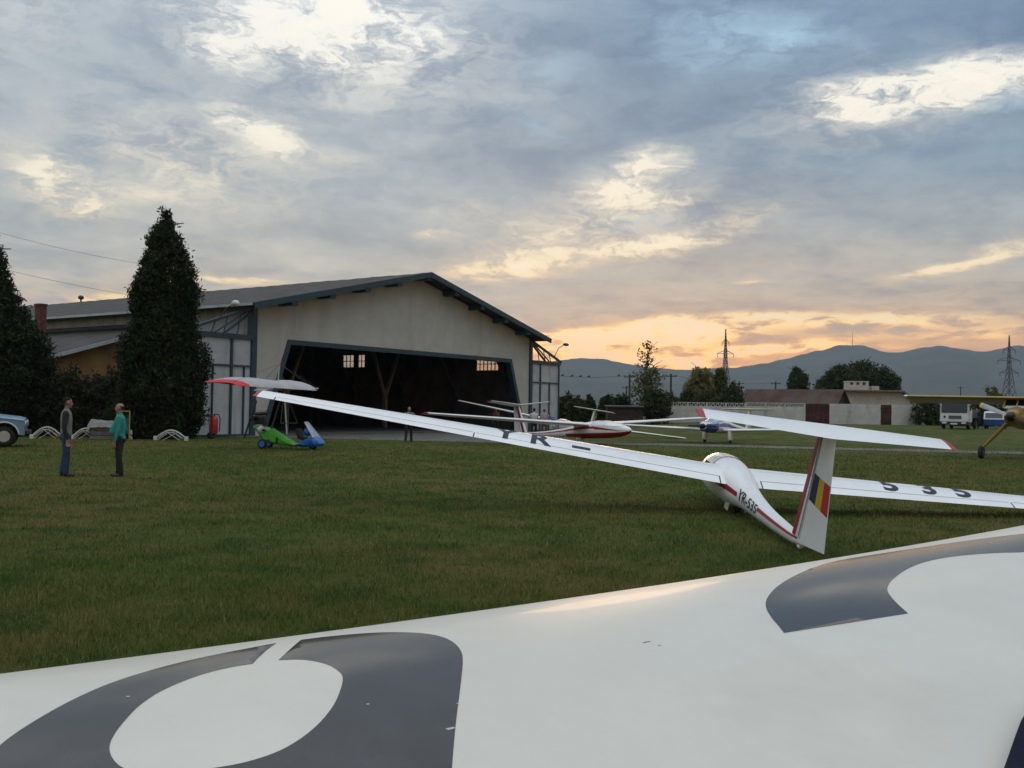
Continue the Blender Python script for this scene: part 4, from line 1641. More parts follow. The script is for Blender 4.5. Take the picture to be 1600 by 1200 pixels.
# cabin
bm = B()
P = [(-3.1, zc + .30), (-1.0, zc + .30), (-1.45, zc + .66), (-2.9, zc + .66)]
rings = []
for x, k in ((-.58, .92), (-.5, 1.0), (.5, 1.0), (.58, .92)):
    rings.append([bm.verts.new((x * .8, y, zc + .30 + (z - zc - .30) * k)) for y, z in P])
skin(bm, rings)
cb = obj("cabin_glazing", bm, M_bglass, tow)
bm = B()
box(bm, (0, -2.2, zc + .46), (.7, 1.3, .28), bev=.05)
obj("cabin_dark_box", bm, M_navy, tow)  # plain dark box added so bright sky does not show through the glazing
for s in (-1, 1):
    for a, b in (((-1.0, .30), (-1.45, .66)), ((-2.1, .30), (-2.1, .66)), ((-3.1, .30), (-2.9, .66))):
        bm = B()
        sqbar(bm, (s * .47, a[0], zc + a[1]), (s * .455, b[0], zc + b[1]), .05, .05)
        obj("cabin_strut", bm, M_yel, cb)
bm = B()
sqbar(bm, (0, -1.0, zc + .31), (0, -1.45, zc + .67), .05, .05)
obj("cabin_strut", bm, M_yel, cb)
# wing
zw = at(1500, 618, 37.6).z - .06
SWg = wing_fn(4.3, 1.4, 1.4, .012, .20, (0, -1.75, zw - .08), t=.12)
bm = B()
wing_bm(SWg, 0, -4.3, 10, bm=bm)
wing_bm(SWg, 0, 4.3, 10, bm=bm)
wo_ = obj("wing", bm, M_yel, tow, smooth=1.0)
for s in (-1, 1):
    bm = B()
    rows = []
    for i in range(3):
        x = s * (4.2 + .06 * i)
        rows.append([bm.verts.new(SWg(x, c, True, .004)) for c in CS[::-1]] + [bm.verts.new(SWg(x, c, False, -.004)) for c in CS[1:]])
    skin(bm, rows)
    obj("wing_tip", bm, M_white_p if s > 0 else M_yel, wo_, smooth=1.0)
    # undercarriage leg and tyre
    a, b = Vector((s * .35, -1.05, zc - .30)), Vector((s * 1.2, -.85, .42))
    bm = B()
    tube(bm, [a, a.lerp(b, .5), b], [.085, .075, .055], 10)
    lg = obj("undercarriage_leg", bm, M_yel, tow, smooth=1.0)
    bm = B()
    wheel_bm(bm, (s * 1.22, -.85, .27), .27, .20)
    wl = obj("wheel", bm, M_black, lg, smooth=3.2)
    bm = B()
    disc(bm, (s * 1.22, -.85, .27), .11, .19)
    obj("hub", bm, M_steel, wl)
bm = B()
prism(bm, [(-6.9, zc - .1), (-7.6, zc + 1.2), (-7.9, zc + 1.2), (-8.0, zc)], .08, axis='X', off=-.04)
obj("fin", bm, M_yel, tow)
bm = B()
box(bm, (0, -7.3, zc + .1), (3.6, .9, .08), bev=.02)
obj("tailplane", bm, M_yel, tow)
bm = B()
bar(bm, (0, -7.2, zc - .1), (0, -7.3, .14), .03, 8)
wheel_bm(bm, (0, -7.3, .13), .13, .09)
obj("tail_wheel", bm, M_black, tow)

# ------------------------------------------------------------------ vehicles
M_tglass = mat("dark_window_glass", (.025, .03, .033), .08, spec=.6)
M_lamp = mat("headlamp_lens", (.6, .62, .6), .15, coat=.5)
M_vwhite = mat("white_vehicle_paint", (.62, .63, .62), .4, coat=.3, var=.05, dark=((.35, .32, .27), 1.2, (1, 1, 1), .4))


def put_wheels(par, pts, r_, wd, rimr=.55, m=None):
    for p in pts:
        bm = B()
        wheel_bm(bm, p, r_, wd, (0, 1, 0))
        w_ = obj("wheel", bm, M_black, par, smooth=3.2)
        bm = B()
        disc(bm, p, r_ * rimr, wd * .82, (0, 1, 0))
        obj("rim", bm, m or M_alu, w_)


# white truck, nose towards us (local x forward)
yT = 80.0
p = at(1491, 667, yT)
trk = thing("truck", "white flat-nosed truck with its tall windscreen facing the field", "truck", (p.x, p.y, gz(p.x, p.y)), (0, 0, R(-122)))
bm = B()
prism(bm, [(-2.0, .55), (.0, .55), (.0, 1.25), (-.12, 2.12), (-.22, 2.2), (-2.0, 2.2)], 2.16, off=-1.08)
bmesh.ops.bevel(bm, geom=bm.edges[:], offset=.05, segments=2, affect='EDGES')
cab = obj("cab", bm, M_vwhite, trk, smooth=.6)
bm = B()
rows = [[bm.verts.new((x, y, z)) for y in (-.97, 0, .97)] for x, z in ((.006, 1.32), (-.055, 1.72), (-.112, 2.07))]
skin(bm, rows, closed=False)
bmesh.ops.translate(bm, verts=bm.verts, vec=(.012, 0, 0))
obj("windscreen", bm, M_tglass, cab)
bm = B()
for s in (-1, 1):
    box(bm, (-.85, s * 1.083, 1.65), (1.0, .02, .65))
obj("side_window", bm, M_tglass, cab)
bm = B()
box(bm, (.02, .05, .98), (.03, .95, .26))
for i in range(5):
    box(bm, (.045, .05, .88 + .05 * i), (.02, .9, .018))
obj("grille", bm, mat("grey_grille", (.12, .13, .13), .5, var=.2), cab)
bm = B()
sphere(bm, (.03, -.72, 1.0), (.03, .09, .09), 10)
obj("badge", bm, M_black, cab)
bm = B()
box(bm, (.1, 0, .50), (.2, 2.12, .26), bev=.03)
bp_ = obj("bumper", bm, M_gap, trk)
for y in (-.72, .72):
    bm = B()
    box(bm, (.205, y, .52), (.03, .34, .14), bev=.01)
    obj("headlight", bm, M_lamp, bp_)
bm = B()
box(bm, (.206, 0, .45), (.015, .5, .12))
obj("number_plate", bm, M_white_p, bp_)
for s in (-1, 1):
    bm = B()
    bar(bm, (-.15, s * 1.07, 1.9), (.1, s * 1.28, 1.95), .02, 6)
    box(bm, (.1, s * 1.3, 1.85), (.05, .16, .36), bev=.015)
    obj("mirror", bm, M_gap, cab)
bm = B()
box(bm, (-4.1, 0, 1.0), (4.1, 2.2, .16), bev=.02)
for s in (-1, 1):
    box(bm, (-4.1, s * 1.06, 1.35), (4.1, .05, .5))
obj("flatbed", bm, M_steel, trk)
put_wheels(trk, [(-.85, -.92, .42), (-.85, .92, .42), (-4.9, -.9, .42), (-4.9, .9, .42)], .42, .28)

# blue and white van behind the tow plane
yV = 84.0
p = at(1553, 668, yV)
van = thing("van", "small van, white above and blue below, half hidden by the yellow aeroplane's nose", "van", (p.x, p.y, gz(p.x, p.y)), (0, 0, R(-120)))
bm = B()
prism(bm, [(-3.2, .3), (.15, .3), (.2, .82), (-3.25, .82)], 1.6, off=-.8)
bmesh.ops.bevel(bm, geom=bm.edges[:], offset=.04, segments=2, affect='EDGES')
obj("lower_body", bm, M_blue, van, smooth=.6)
bm = B()
rings = []
for y, k in ((-.78, .96), (-.6, 1.0), (.6, 1.0), (.78, .96)):
    rings.append([bm.verts.new((x, y, .822 + (z - .822) * k)) for x, z in ((-3.2, .822), (.17, .822), (-.25, 1.42), (-.5, 1.5), (-3.1, 1.5))])
skin(bm, rings)
bmesh.ops.triangulate(bm, faces=[f for f in bm.faces if len(f.verts) > 4])
ub = obj("upper_body", bm, M_vwhite, van, smooth=.6)
bm = B()
rows = [[bm.verts.new((x + .012, y, z + .008)) for y in (-.66, 0, .66)] for x, z in ((.115, .91), (-.20, 1.35))]
skin(bm, rows, closed=False)
obj("windscreen", bm, M_tglass, ub)
put_wheels(van, [(-.5, -.7, .29), (-.5, .7, .29), (-2.6, -.7, .29), (-2.6, .7, .29)], .29, .18)

# light blue pickup whose bonnet pokes in at the left
yP = 37.3
pf = at(41, 660, yP)
pk = thing("pickup_truck", "old light blue pickup with white-trimmed wheel arch poking in at the left edge", "pickup", (pf.x, pf.y, 0), (0, 0, R(23)))
M_lblue = mat("faded_blue_paint", (.105, .205, .30), .4, coat=.2, var=.12, dark=((.10, .12, .13), 2, (1, 1, 1), .4))
bm = B()
P = [(0, .55), (.02, .80), (0, 1.06), (-.15, 1.10), (-1.25, 1.22), (-1.35, 1.24), (-1.40, .5), (-1.25, .5)]
arc = [(-.68 + .49 * math.cos(R(a)), .42 + .49 * math.sin(R(a))) for a in range(170, -1, -17)]
bm.free()
bm = B()


def wing_panel(y, out):
    """front wing with its wheel opening"""
    top_ = [(-1.4, 1.20), (-1.0, 1.185), (-.6, 1.15), (-.2, 1.10), (.0, 1.03)]
    A = [bm.verts.new((x, y, z)) for x, z in [(-1.4, .5)] + arc + [(0.0, .5)]]
    return A


xs = [0.0, -.19] + [-.68 + .49 * math.cos(R(a)) for a in range(15, 166, 15)] + [-1.17, -1.40]


def lowz(x):
    d = abs(x + .68)
    return .42 + math.sqrt(max(0, .49 ** 2 - d * d)) if d < .49 else .45


def topz(x):
    return 1.06 + .13 * min(1, -x / 1.1) if x < -.02 else 1.03


for s in (-1, 1):
    y = s * .84
    lo = [bm.verts.new((x, y, lowz(x))) for x in xs]
    hi = [bm.verts.new((x, y - s * .02, topz(x) - .06)) for x in xs]
    hi2 = [bm.verts.new((x, y - s * .12, topz(x))) for x in xs]
    li = [bm.verts.new((x, y - s * .25, lowz(x))) for x in xs]
    skin(bm, [li, lo, hi, hi2], closed=False)
mid = [[bm.verts.new((x, yy_, topz(x) + .05 * (1 - abs(yy_) / .72))) for x in xs] for yy_ in (-.72, -.4, 0, .4, .72)]
skin(bm, mid, closed=False)
fr = [[bm.verts.new((.0, yy_, z)) for yy_ in (-.84, -.4, .4, .84)] for z in (.5, .8, 1.05)]
skin(bm, fr, closed=False)
prism(bm, [(-1.40, .45), (-3.2, .45), (-3.2, 1.2), (-2.95, 1.75), (-2.0, 1.75), (-1.45, 1.22)], 1.64, off=-.82)
for s in (-1, 1):
    prism(bm, [(-3.25, .5), (-3.55, .5), (-3.7, .9), (-4.2, .92), (-4.6, .5), (-5.0, .5), (-5.0, 1.15), (-3.25, 1.15)], .06, off=s * .8 - .03)
box(bm, (-4.1, 0, .66), (1.7, 1.55, .08))
box(bm, (-4.98, 0, .9), (.06, 1.6, .5))
pb = obj("body", bm, M_lblue, pk, smooth=.6)
for s in (-1, 1):
    bm = B()
    tube(bm, [(x, s * .85, z) for x, z in [(-.68 + .50 * math.cos(R(a)), .42 + .50 * math.sin(R(a))) for a in range(5, 176, 10)]], .03, 6)
    obj("wheel_arch_trim", bm, M_white_p, pb, smooth=3.2)
    bm = B()
    box(bm, (-2.45, s * .83, 1.46), (.75, .02, .42))
    obj("side_window", bm, M_tglass, pb)
    bm = B()
    disc(bm, (.015, s * .6, .86), .12, .06, (1, 0, 0))
    obj("headlight", bm, M_lamp, pb)
bm = B()
box(bm, (-1.70, 0, 1.49), (.02, 1.4, .5), Matrix.Rotation(-.8, 3, 'Y'))
obj("windscreen", bm, M_tglass, pb)
bm = B()
box(bm, (.10, 0, .55), (.12, 1.6, .14), bev=.02)
obj("bumper", bm, M_gap, pk)
bm = B()
box(bm, (.012, 0, .84), (.02, .8, .22))
obj("grille", bm, M_gap, pb)
bm = B()
bar(bm, (-1.1, -.86, 1.115), (-.02, -.855, 1.0), .012, 6)
obj("chrome_strip", bm, M_white_p, pb)
put_wheels(pk, [(-.68, -.70, .40), (-.68, .70, .40), (-4.0, -.70, .40), (-4.0, .70, .40)], .40, .22, .58)

# ------------------------------------------------------------------ things by the hangar's left side
# wheeled fire extinguisher
p = at(334, 682, 48.6)
ex_ = thing("fire_extinguisher", "big red wheeled fire extinguisher in front of the grey door panels", "extinguisher", (p.x, p.y, 0), (0, 0, R(30)))
M_exred = mat("extinguisher_red", (.38, .012, .015), .4, coat=.3, var=.15)
bm = B()
tube(bm, [(0, 0, .16), (0, 0, .22), (0, 0, .3), (0, 0, .92), (0, 0, 1.02), (0, 0, 1.09), (0, 0, 1.12)], [.08, .15, .185, .185, .16, .10, .04], 16)
obj("cylinder", bm, M_exred, ex_, smooth=.8)
bm = B()
bar(bm, (0, 0, 1.1), (0, 0, 1.22), .035, 8)
tube(bm, [(0, -.02, 1.18), (.18, -.1, 1.2), (.25, -.15, 1.0), (.24, -.15, .6), (.22, -.12, .35)], .025, 6)
obj("hose", bm, M_black, ex_, smooth=3.2)
bm = B()
for s in (-1, 1):
    bar(bm, (-.16, s * .15, .16), (-.24, s * .15, 1.2), .018, 6)
bar(bm, (-.24, -.15, 1.2), (-.24, .15, 1.2), .018, 6)
bar(bm, (-.12, -.26, .16), (-.12, .26, .16), .02, 6)
obj("trolley", bm, M_steel, ex_)
for s in (-1, 1):
    bm = B()
    wheel_bm(bm, (-.12, s * .26, .16), .16, .06, (0, 1, 0))
    obj("wheel", bm, M_black, ex_, smooth=3.2)
bm = B()
tube(bm, [(-.0, 0, .5), (0, 0, .72)], .188, 16)
obj("instruction_band", bm, M_white_p, ex_) if False else bm.free()

# low white arched lattice benches
M_chalk = mat("weathered_white_wood", (.55, .54, .50), .8, var=.12, dark=((.2, .19, .15), 3, (1, 1, 1), .5))


def lattice(px, py, yd, wd, h, rz, label):
    p = at(px, py, yd)
    t = thing("garden_trellis", label, "trellis", (p.x, p.y, 0), (0, 0, rz), group="low white arched trellises under the trees")
    bm = B()
    arcp = [(-wd / 2 + wd * k / 12, 0, h * .22 + h * .78 * math.sin(math.pi * k / 12)) for k in range(13)]
    tube(bm, arcp, .034, 6)
    obj("arched_rail", bm, M_chalk, t, smooth=3.2)
    bm = B()
    arc2 = [(-wd * .45 + wd * .8 * k / 10, .03, h * .18 + h * .62 * math.sin(math.pi * k / 10)) for k in range(11)]
    tube(bm, arc2, .028, 6)
    obj("inner_rail", bm, M_chalk, t, smooth=3.2)
    for a, b in (((-.26, .02), (.22, .78)), ((-.14, .84), (.30, .05)), ((-.42, .05), (-.12, .66)), ((.05, .88), (.42, .22))):
        bm = B()
        sqbar(bm, (a[0] * wd, -.035, a[1] * h), (b[0] * wd, -.035, b[1] * h), .05, .02)
        obj("cross_slat", bm, M_chalk, t)
    for s in (-1, 1):
        bm = B()
        box(bm, (s * wd * .5, 0, .10), (.16, .14, .20), bev=.02)
        obj("foot_block", bm, M_chalk, t)


lattice(73, 686, 45.0, 1.25, .54, .25, "low white arched trellis between the blue pickup and the man in the vest")
lattice(134, 685, 45.2, 1.20, .50, .1, "low white arched trellis between the two standing men")
lattice(267, 685, 45.2, 1.45, .48, -.1, "low white arched trellis at the foot of the tall conifer")

# heap of pale boxes and a sheet
p = at(160, 683, 45.4)
cr = thing("crate", "greyish pale wooden crate standing among the white trellises behind the men", "crate", (p.x, p.y, 0), (0, 0, .3))
bm = B()
for z in (.1, .3, .5, .7):
    box(bm, (0, -.4, z), (1.0, .03, .17))
    box(bm, (-.49, 0, z), (.03, .8, .17))
    box(bm, (.49, 0, z), (.03, .8, .17))
    box(bm, (0, .4, z), (1.0, .03, .17))
obj("boards", bm, mat("grey_wood", (.15, .135, .115), .85, var=.2), cr)
bm = B()
for x in (-.46, .46):
    for y in (-.37, .37):
        box(bm, (x, y, .4), (.06, .06, .8))
obj("corner_battens", bm, mat("grey_wood_batten", (.13, .115, .1), .85, var=.2), cr)
bm = B()
g = 16
rows = []
for i in range(g + 1):
    r_ = []
    for j in range(g + 1):
        x, y = -.62 + 1.24 * i / g, -.54 + 1.08 * j / g
        o_ = max(abs(x) - .5, 0) + max(abs(y) - .42, 0)
        z = .86 + .11 * mnoise.noise(Vector((x * 2.2, y * 2.2, 1))) + .05 * mnoise.noise(Vector((x * 6, y * 6, 2))) - o_ * 2.4
        r_.append(bm.verts.new((x, y, z)))
    rows.append(r_)
skin(bm, rows, closed=False)
bmesh.ops.solidify(bm, geom=bm.faces[:], thickness=.012)
sh = obj("cloth_sheet", bm, mat("crumpled_white_sheet", (.46, .45, .42), .8, var=.1), None, smooth=1.2)
sh.location = (p.x, p.y, 0)
sh.rotation_euler = (0, 0, .3)
tag(sh, "crumpled pale sheet thrown over the grey crate", "sheet")
# blue board in a yellow frame behind the man in the teal shirt
p = at(192, 684, 45.6)
nb = thing("notice_board", "blue board in a thin yellow frame behind the man in the teal shirt", "board", (p.x, p.y, 0), (0, 0, .1))
bm = B()
box(bm, (0, 0, .62), (.50, .03, .72))
obj("panel", bm, mat("board_blue", (.015, .07, .16), .6, var=.1), nb)
bm = B()
for x in (-.28, .28):
    box(bm, (x, 0, .66), (.045, .05, 1.32))
box(bm, (0, 0, 1.31), (.56, .05, .045))
obj("frame", bm, mat("board_yellow", (.36, .27, .02), .6, var=.1), nb)
p = at(204, 684, 45.9)
bo = thing("bollard", "short white marker post beside the blue board", "bollard", (p.x, p.y, 0))
bm = B()
tube(bm, [(0, 0, 0), (0, 0, .38), (0, 0, .45)], [.08, .07, .03], 10)
obj("post", bm, M_chalk, bo, smooth=.8)
# ------------------------------------------------------------------ plants
def leaf_mat(name, col, col2, transl=.25):
    return mat(name, col, .7, col2=col2, vscale=.9, spec=.2, transl=transl, world_co=True)


M_thuja = leaf_mat("dark_conifer_foliage", (.013, .024, .008), (.028, .044, .013), .15)
M_hedge = leaf_mat("hedge_leaves", (.024, .030, .014), (.044, .044, .022))
M_leafd = leaf_mat("dark_green_leaves", (.030, .046, .015), (.052, .068, .022))
M_leafm = leaf_mat("green_leaves", (.085, .10, .028), (.13, .125, .038), .5)
M_leafp = leaf_mat("pale_autumn_leaves", (.19, .19, .075), (.23, .20, .08), .5)
M_bark = mat("bark", (.05, .04, .03), .95, var=.3, vscale=4)


def leaves_from(pts, size, g, up=0.0, flat=.5):
    """leaf quads round the given points"""
    n = len(pts)
    a = g.normal(size=(n, 3))
    a[:, 2] += up
    a /= np.linalg.norm(a, axis=1)[:, None]
    b = np.cross(a, g.normal(size=(n, 3)))
    b /= np.linalg.norm(b, axis=1)[:, None] + 1e-9
    s = size * g.uniform(.5, 1.3, n)[:, None]
    w_ = s * flat
    V_ = np.stack([pts - a * s * .5, pts + b * w_ * .5, pts + a * s * .6, pts - b * w_ * .5], 1).reshape(-1, 3)
    I_ = np.arange(n)[:, None] * 4 + np.arange(4)[None, :]
    return V_, I_


def profile_pts(prof, n_cl, per, spread, g, shell=.55, lump=.22):
    """clumps scattered under a surface of revolution; prof = (z, radius)"""
    zs = np.array([q[0] for q in prof]); rs_ = np.array([q[1] for q in prof])
    zz = np.linspace(zs.min(), zs.max(), 300)
    rr = np.interp(zz, zs, rs_)
    pw_ = (rr + .12) / (rr + .12).sum()
    z = g.choice(zz, n_cl, p=pw_) + g.normal(0, .1, n_cl)
    r_ = np.interp(z, zs, rs_)
    th = g.uniform(0, 2 * np.pi, n_cl)
    lumpy = np.array([mnoise.noise(Vector((math.cos(t) * 1.6, math.sin(t) * 1.6, zq * .55))) for t, zq in zip(th, z)])
    q = (shell + (1 - shell) * g.random(n_cl) ** .5) * (1 + lump * lumpy)
    c = np.stack([np.cos(th) * r_ * q, np.sin(th) * r_ * q, z], 1)
    p = np.repeat(c, per, 0) + g.normal(0, spread, (n_cl * per, 3))
    return p


def blob_pts(bl, n_cl, per, spread, g):
    """clumps scattered through ellipsoids (x, y, z, rx, ry, rz)"""
    vol = np.array([b[3] * b[4] * b[5] for b in bl]) ** .75
    pick = g.choice(len(bl), n_cl, p=vol / vol.sum())
    d = g.normal(size=(n_cl, 3))
    d /= np.linalg.norm(d, axis=1)[:, None]
    d *= (.35 + .68 * g.random(n_cl) ** .45)[:, None]
    bb = np.array(bl)[pick]
    c = bb[:, :3] + d * bb[:, 3:]
    return np.repeat(c, per, 0) + g.normal(0, spread, (n_cl * per, 3))


def trunk_bm(h, r_, g, limbs=5, lean=.05, crown=.4, reach=.35):
    bm = B()
    p = [Vector((lean * h * math.sin(k * 1.3) * .3, lean * h * math.cos(k * 1.7) * .3 if k else 0, h * k / 5)) for k in range(6)]
    p[0] = Vector((0, 0, -.1))
    tube(bm, p, [r_ * (1 - .17 * k) for k in range(6)], 8)
    for k in range(limbs):
        t = crown + (1 - crown) * k / limbs
        i = min(int(t * 5), 4)
        s = p[i].lerp(p[i + 1], t * 5 - i)
        a = g.uniform(0, 6.28)
        d = Vector((math.cos(a), math.sin(a), g.uniform(.5, 1.1))) * h * reach * g.uniform(.6, 1.1) * (1.15 - t * .6)
        tube(bm, [s, s + d * .5 + Vector((0, 0, .03 * h)), s + d], [r_ * .5 * (1 - .5 * t), r_ * .3 * (1 - .5 * t), r_ * .1], 6)
    return bm


def tree(name, label, cat, loc, pts, size, leaf, seed, h, tr=None, group=None, up=0.0, flat=.5, limbs=6, crown=.3, reach=.3):
    g = np.random.default_rng(seed)
    t = thing(name, label, cat, loc, group=group)
    V_, I_ = leaves_from(pts, size, g, up, flat)
    mesh_np("crown" if tr else "foliage", V_, I_, leaf, t)
    if tr:
        obj("trunk", trunk_bm(h, tr, g, limbs, crown=crown, reach=reach), M_bark, t, smooth=1.5)
    else:
        obj("stem", trunk_bm(h * .8, .05, g, 5, crown=.1, reach=.4), M_bark, t, smooth=1.5)
    return t


# the two big conifers on the left
g = np.random.default_rng(11)
k48 = 48.0 / 1550
p = at(250, 683, 48.0)
prof = [(.15, 1.85), (.8, 2.1), (2.0, 2.2), (2.8, 2.18), (3.6, 2.05), (4.4, 1.9), (5.2, 1.62), (5.9, 1.56), (7.0, 1.62), (8.0, 1.55), (8.6, 1.32), (9.3, 1.02), (10.0, .72), (10.5, .46), (10.9, .22), (11.2, .06), (11.45, .01)]
prof = [(z * .965, r_ * .93) for z, r_ in prof]
pts = profile_pts(prof, 3000, 24, .13, g, .40, .38)
tree("conifer_tree", "tall pointed dark conifer standing in front of the hangar's corner", "tree", (p.x, p.y, 0), pts, .21, M_thuja, 21, 10.6, .22, "dark conifers on the left", up=.5, flat=.35, limbs=10, crown=.15, reach=.15)
p = at(-19, 686, 48.6)
prof = [(0.1, 2.3), (1.0, 2.75), (2.2, 2.8), (3.4, 2.75), (4.2, 2.6), (5.0, 2.35), (5.8, 1.9), (6.5, 1.45), (7.0, 1.2), (7.4, .98), (8.2, .75), (9.0, .45), (9.6, .18), (9.9, .05)]
prof = [(z * .95, r_ * .98) for z, r_ in prof]
pts = profile_pts(prof, 3000, 24, .14, g, .42, .28)
tree("conifer_tree", "broad dark conifer cut off by the left edge, above the blue pickup", "tree", (p.x, p.y, 0), pts, .21, M_thuja, 22, 9.4, .25, "dark conifers on the left", up=.5, flat=.35, limbs=10, crown=.15, reach=.15)

# overgrown hedge between them
g = np.random.default_rng(5)
h0, h1 = at(74, 684, 49.2), at(190, 684, 49.6)
ln = (h1 - h0).length
bl = []
for k in range(13):
    x = ln * k / 12
    hh = 3.0 + .35 * math.sin(k * 1.9) + .2 * math.sin(k * .7)
    bl.append((x, .2 * math.sin(k), hh * .45, .75, .8, hh * .55))
    bl.append((x + .2, -.35, hh * .25, .7, .6, hh * .3))
pts = blob_pts(bl, 1500, 16, .13, g)
pts[:, 2] = np.abs(pts[:, 2])
tree("hedge", "tall overgrown dark hedge with hanging stems behind the two standing men", "hedge", (h0.x, h0.y, 0), pts, .2, M_hedge, 6, 2.4)

# bushes and trees beyond the field
TREES = [
    # px, top y, base y, half width px, distance, kind, material, name, label, trunk radius
    (886, 612, 652, 22, 104, 'bush', M_leafd, "bush", "dark rounded bush just right of the hangar's outer door panels", 0),
    (921, 613, 652, 9, 108, 'bush', M_leafd, "bush", "narrow pointed bush, second to the right of the hangar", 0),
    (946, 615, 652, 15, 106, 'bush', M_leafd, "bush", "low dark bush behind the tail fin of the small white glider", 0),
    (974, 612, 652, 18, 103, 'bush', M_leafd, "bush", "dark bush at the left foot of the tall feathery tree", 0),
    (1011, 537, 655, 32, 102, 'birch', M_leafm, "feathery_tree", "tall feathery tree against the orange glow of the sunset", .16),
    (1026, 604, 655, 26, 99, 'bush', M_leafd, "bush", "broad dark bush under the tall feathery tree, before the concrete wall", 0),
    (904, 617, 652, 16, 112, 'bush', M_leafd, "bush", "low bush filling the gap between the rounded bush and the narrow pointed one", 0),
    (960, 617, 652, 20, 115, 'bush', M_leafd, "bush", "low bush farther back, behind the tail of the small white glider", 0),
    (1048, 612, 652, 18, 110, 'bush', M_leafd, "bush", "low bush around the foot of the right-hand utility pole", 0),
    (1108, 606, 645, 22, 116, 'bush', M_leafd, "bush", "dark bush under the two airy trees by the first pylon", 0),
    (1071, 604, 645, 17, 112, 'bush', M_leafd, "bush", "dark bush behind the left part of the concrete wall", 0),
    (1093, 570, 645, 25, 122, 'round', M_leafp, "tree", "pale leafed airy tree left of the first pylon", .16),
    (1124, 574, 645, 14, 128, 'round', M_leafm, "tree", "small airy tree directly in front of the first pylon", .14),
    (1141, 593, 645, 27, 112, 'bush', M_leafd, "bush", "big dark bush left of the rusty roof", 0),
    (1245, 573, 640, 20, 150, 'round', M_leafd, "tree", "single round tree above the rusty roof", .2),
    (1312, 569, 640, 38, 155, 'round', M_leafd, "tree", "wide dark tree behind the beige house, left of its neighbour", .3),
    (1346, 562, 640, 46, 160, 'round', M_leafd, "tree", "tallest and widest of the dark trees behind the beige house", .3),
    (1380, 572, 640, 28, 158, 'round', M_leafd, "tree", "lower dark tree at the right end behind the beige house", .25),
    (1553, 601, 640, 22, 120, 'loose', M_leafm, "tree", "loose pale green tree beside the foot of the right pylon", .12),
]
for i, (px, ty, by, hw, yd, kind, ml, nm, lb, tr) in enumerate(TREES):
    g = np.random.default_rng(40 + i)
    b0, t0 = at(px, by, yd), at(px, ty, yd)
    gr_z = gz(b0.x, yd)
    h = t0.z - gr_z
    r_ = hw * yd / 1550
    if kind == 'bush':
        bl = [(g.uniform(-.45, .45) * r_, g.uniform(-.4, .4) * r_, h * g.uniform(.3, .62), r_ * g.uniform(.45, .62), r_ * .6, h * g.uniform(.26, .36)) for _ in range(7)]
        bl.append((0, 0, h * .62, r_ * .5, r_ * .5, h * .36))
        bl.append((0, 0, h * .25, r_ * .9, r_ * .8, h * .3))
        pts = blob_pts(bl, 330, 13, r_ * .10, g)
        sz = .34
    elif kind == 'birch':
        pts = []
        for k in range(46):
            t = k / 45
            z = h * (.12 + .86 * t)
            rr = r_ * (1.0 - .75 * max(0, (t - .45)) / .55) * (.55 + .45 * min(1, t / .3)) * g.uniform(.5, 1.15)
            a = g.uniform(0, 6.28)
            n = int(10 + 30 * (1 - t) ** .7)
            q = g.uniform(.1, 1.0, n)[:, None]
            tipv = np.array([math.cos(a) * rr, math.sin(a) * rr, h * .055])
            pts.append(np.array([0, 0, z]) + q * tipv + g.normal(0, .17, (n, 3)))
            if t < .62:
                for _ in range(2):
                    a = g.uniform(0, 6.28)
                    q = g.uniform(.1, 1.0, n)[:, None]
                    pts.append(np.array([0, 0, z]) + q * np.array([math.cos(a) * rr, math.sin(a) * rr, h * .03]) + g.normal(0, .25, (n, 3)))
        pts = np.concatenate(pts)
        sz = .30
    elif kind == 'loose':
        bl = [(g.uniform(-.7, .7) * r_, g.uniform(-.5, .5) * r_, h * g.uniform(.5, .9), r_ * .35, r_ * .35, h * .08) for _ in range(9)]
        pts = blob_pts(bl, 160, 8, .15, g)
        sz = .4
    else:
        bl = [(0, 0, h * .62, r_ * .66, r_ * .66, h * .33), (0, 0, h * .80, r_ * .5, r_ * .5, h * .19), (r_ * .2, 0, h * .74, r_ * .55, r_ * .5, h * .2)]
        for _ in range(11):
            a = g.uniform(0, 6.28)
            zz = g.uniform(.3, .74)
            rad = r_ * .62 * math.sqrt(max(.05, 1 - ((zz - .58) / .42) ** 2))
            bl.append((math.cos(a) * rad, math.sin(a) * rad, h * zz, r_ * g.uniform(.26, .42), r_ * .36, h * g.uniform(.10, .17)))
        pts = blob_pts(bl, (700 if r_ > 3 else 420) if ml is not M_leafp else 240, 16, r_ * .05 + .06, g)
        sz = .42
    tree(nm, lb, "bush" if kind == 'bush' else "tree", (b0.x, yd, gr_z), pts, sz, ml, 60 + i, h * .95, tr or None, "bushes along the far edge of the field" if kind == 'bush' else "trees beyond the field", limbs=8)

# dark hedge behind the truck
g = np.random.default_rng(77)
h0, h1 = at(1436, 660, 104), at(1640, 660, 104)
ln = (h1 - h0).length
bl = []
for k in range(22):
    hh = 2.5 + .25 * math.sin(k * 1.7)
    bl.append((ln * k / 21, .3 * math.sin(k * 2), hh * .5, .8, .8, hh * .55))
pts = blob_pts(bl, 1000, 12, .16, g)
tree("hedge", "long dark hedge behind the white truck and the yellow aeroplane", "hedge", (h0.x, h0.y, gz(h0.x, h0.y)), pts, .32, M_leafd, 78, 2.0)

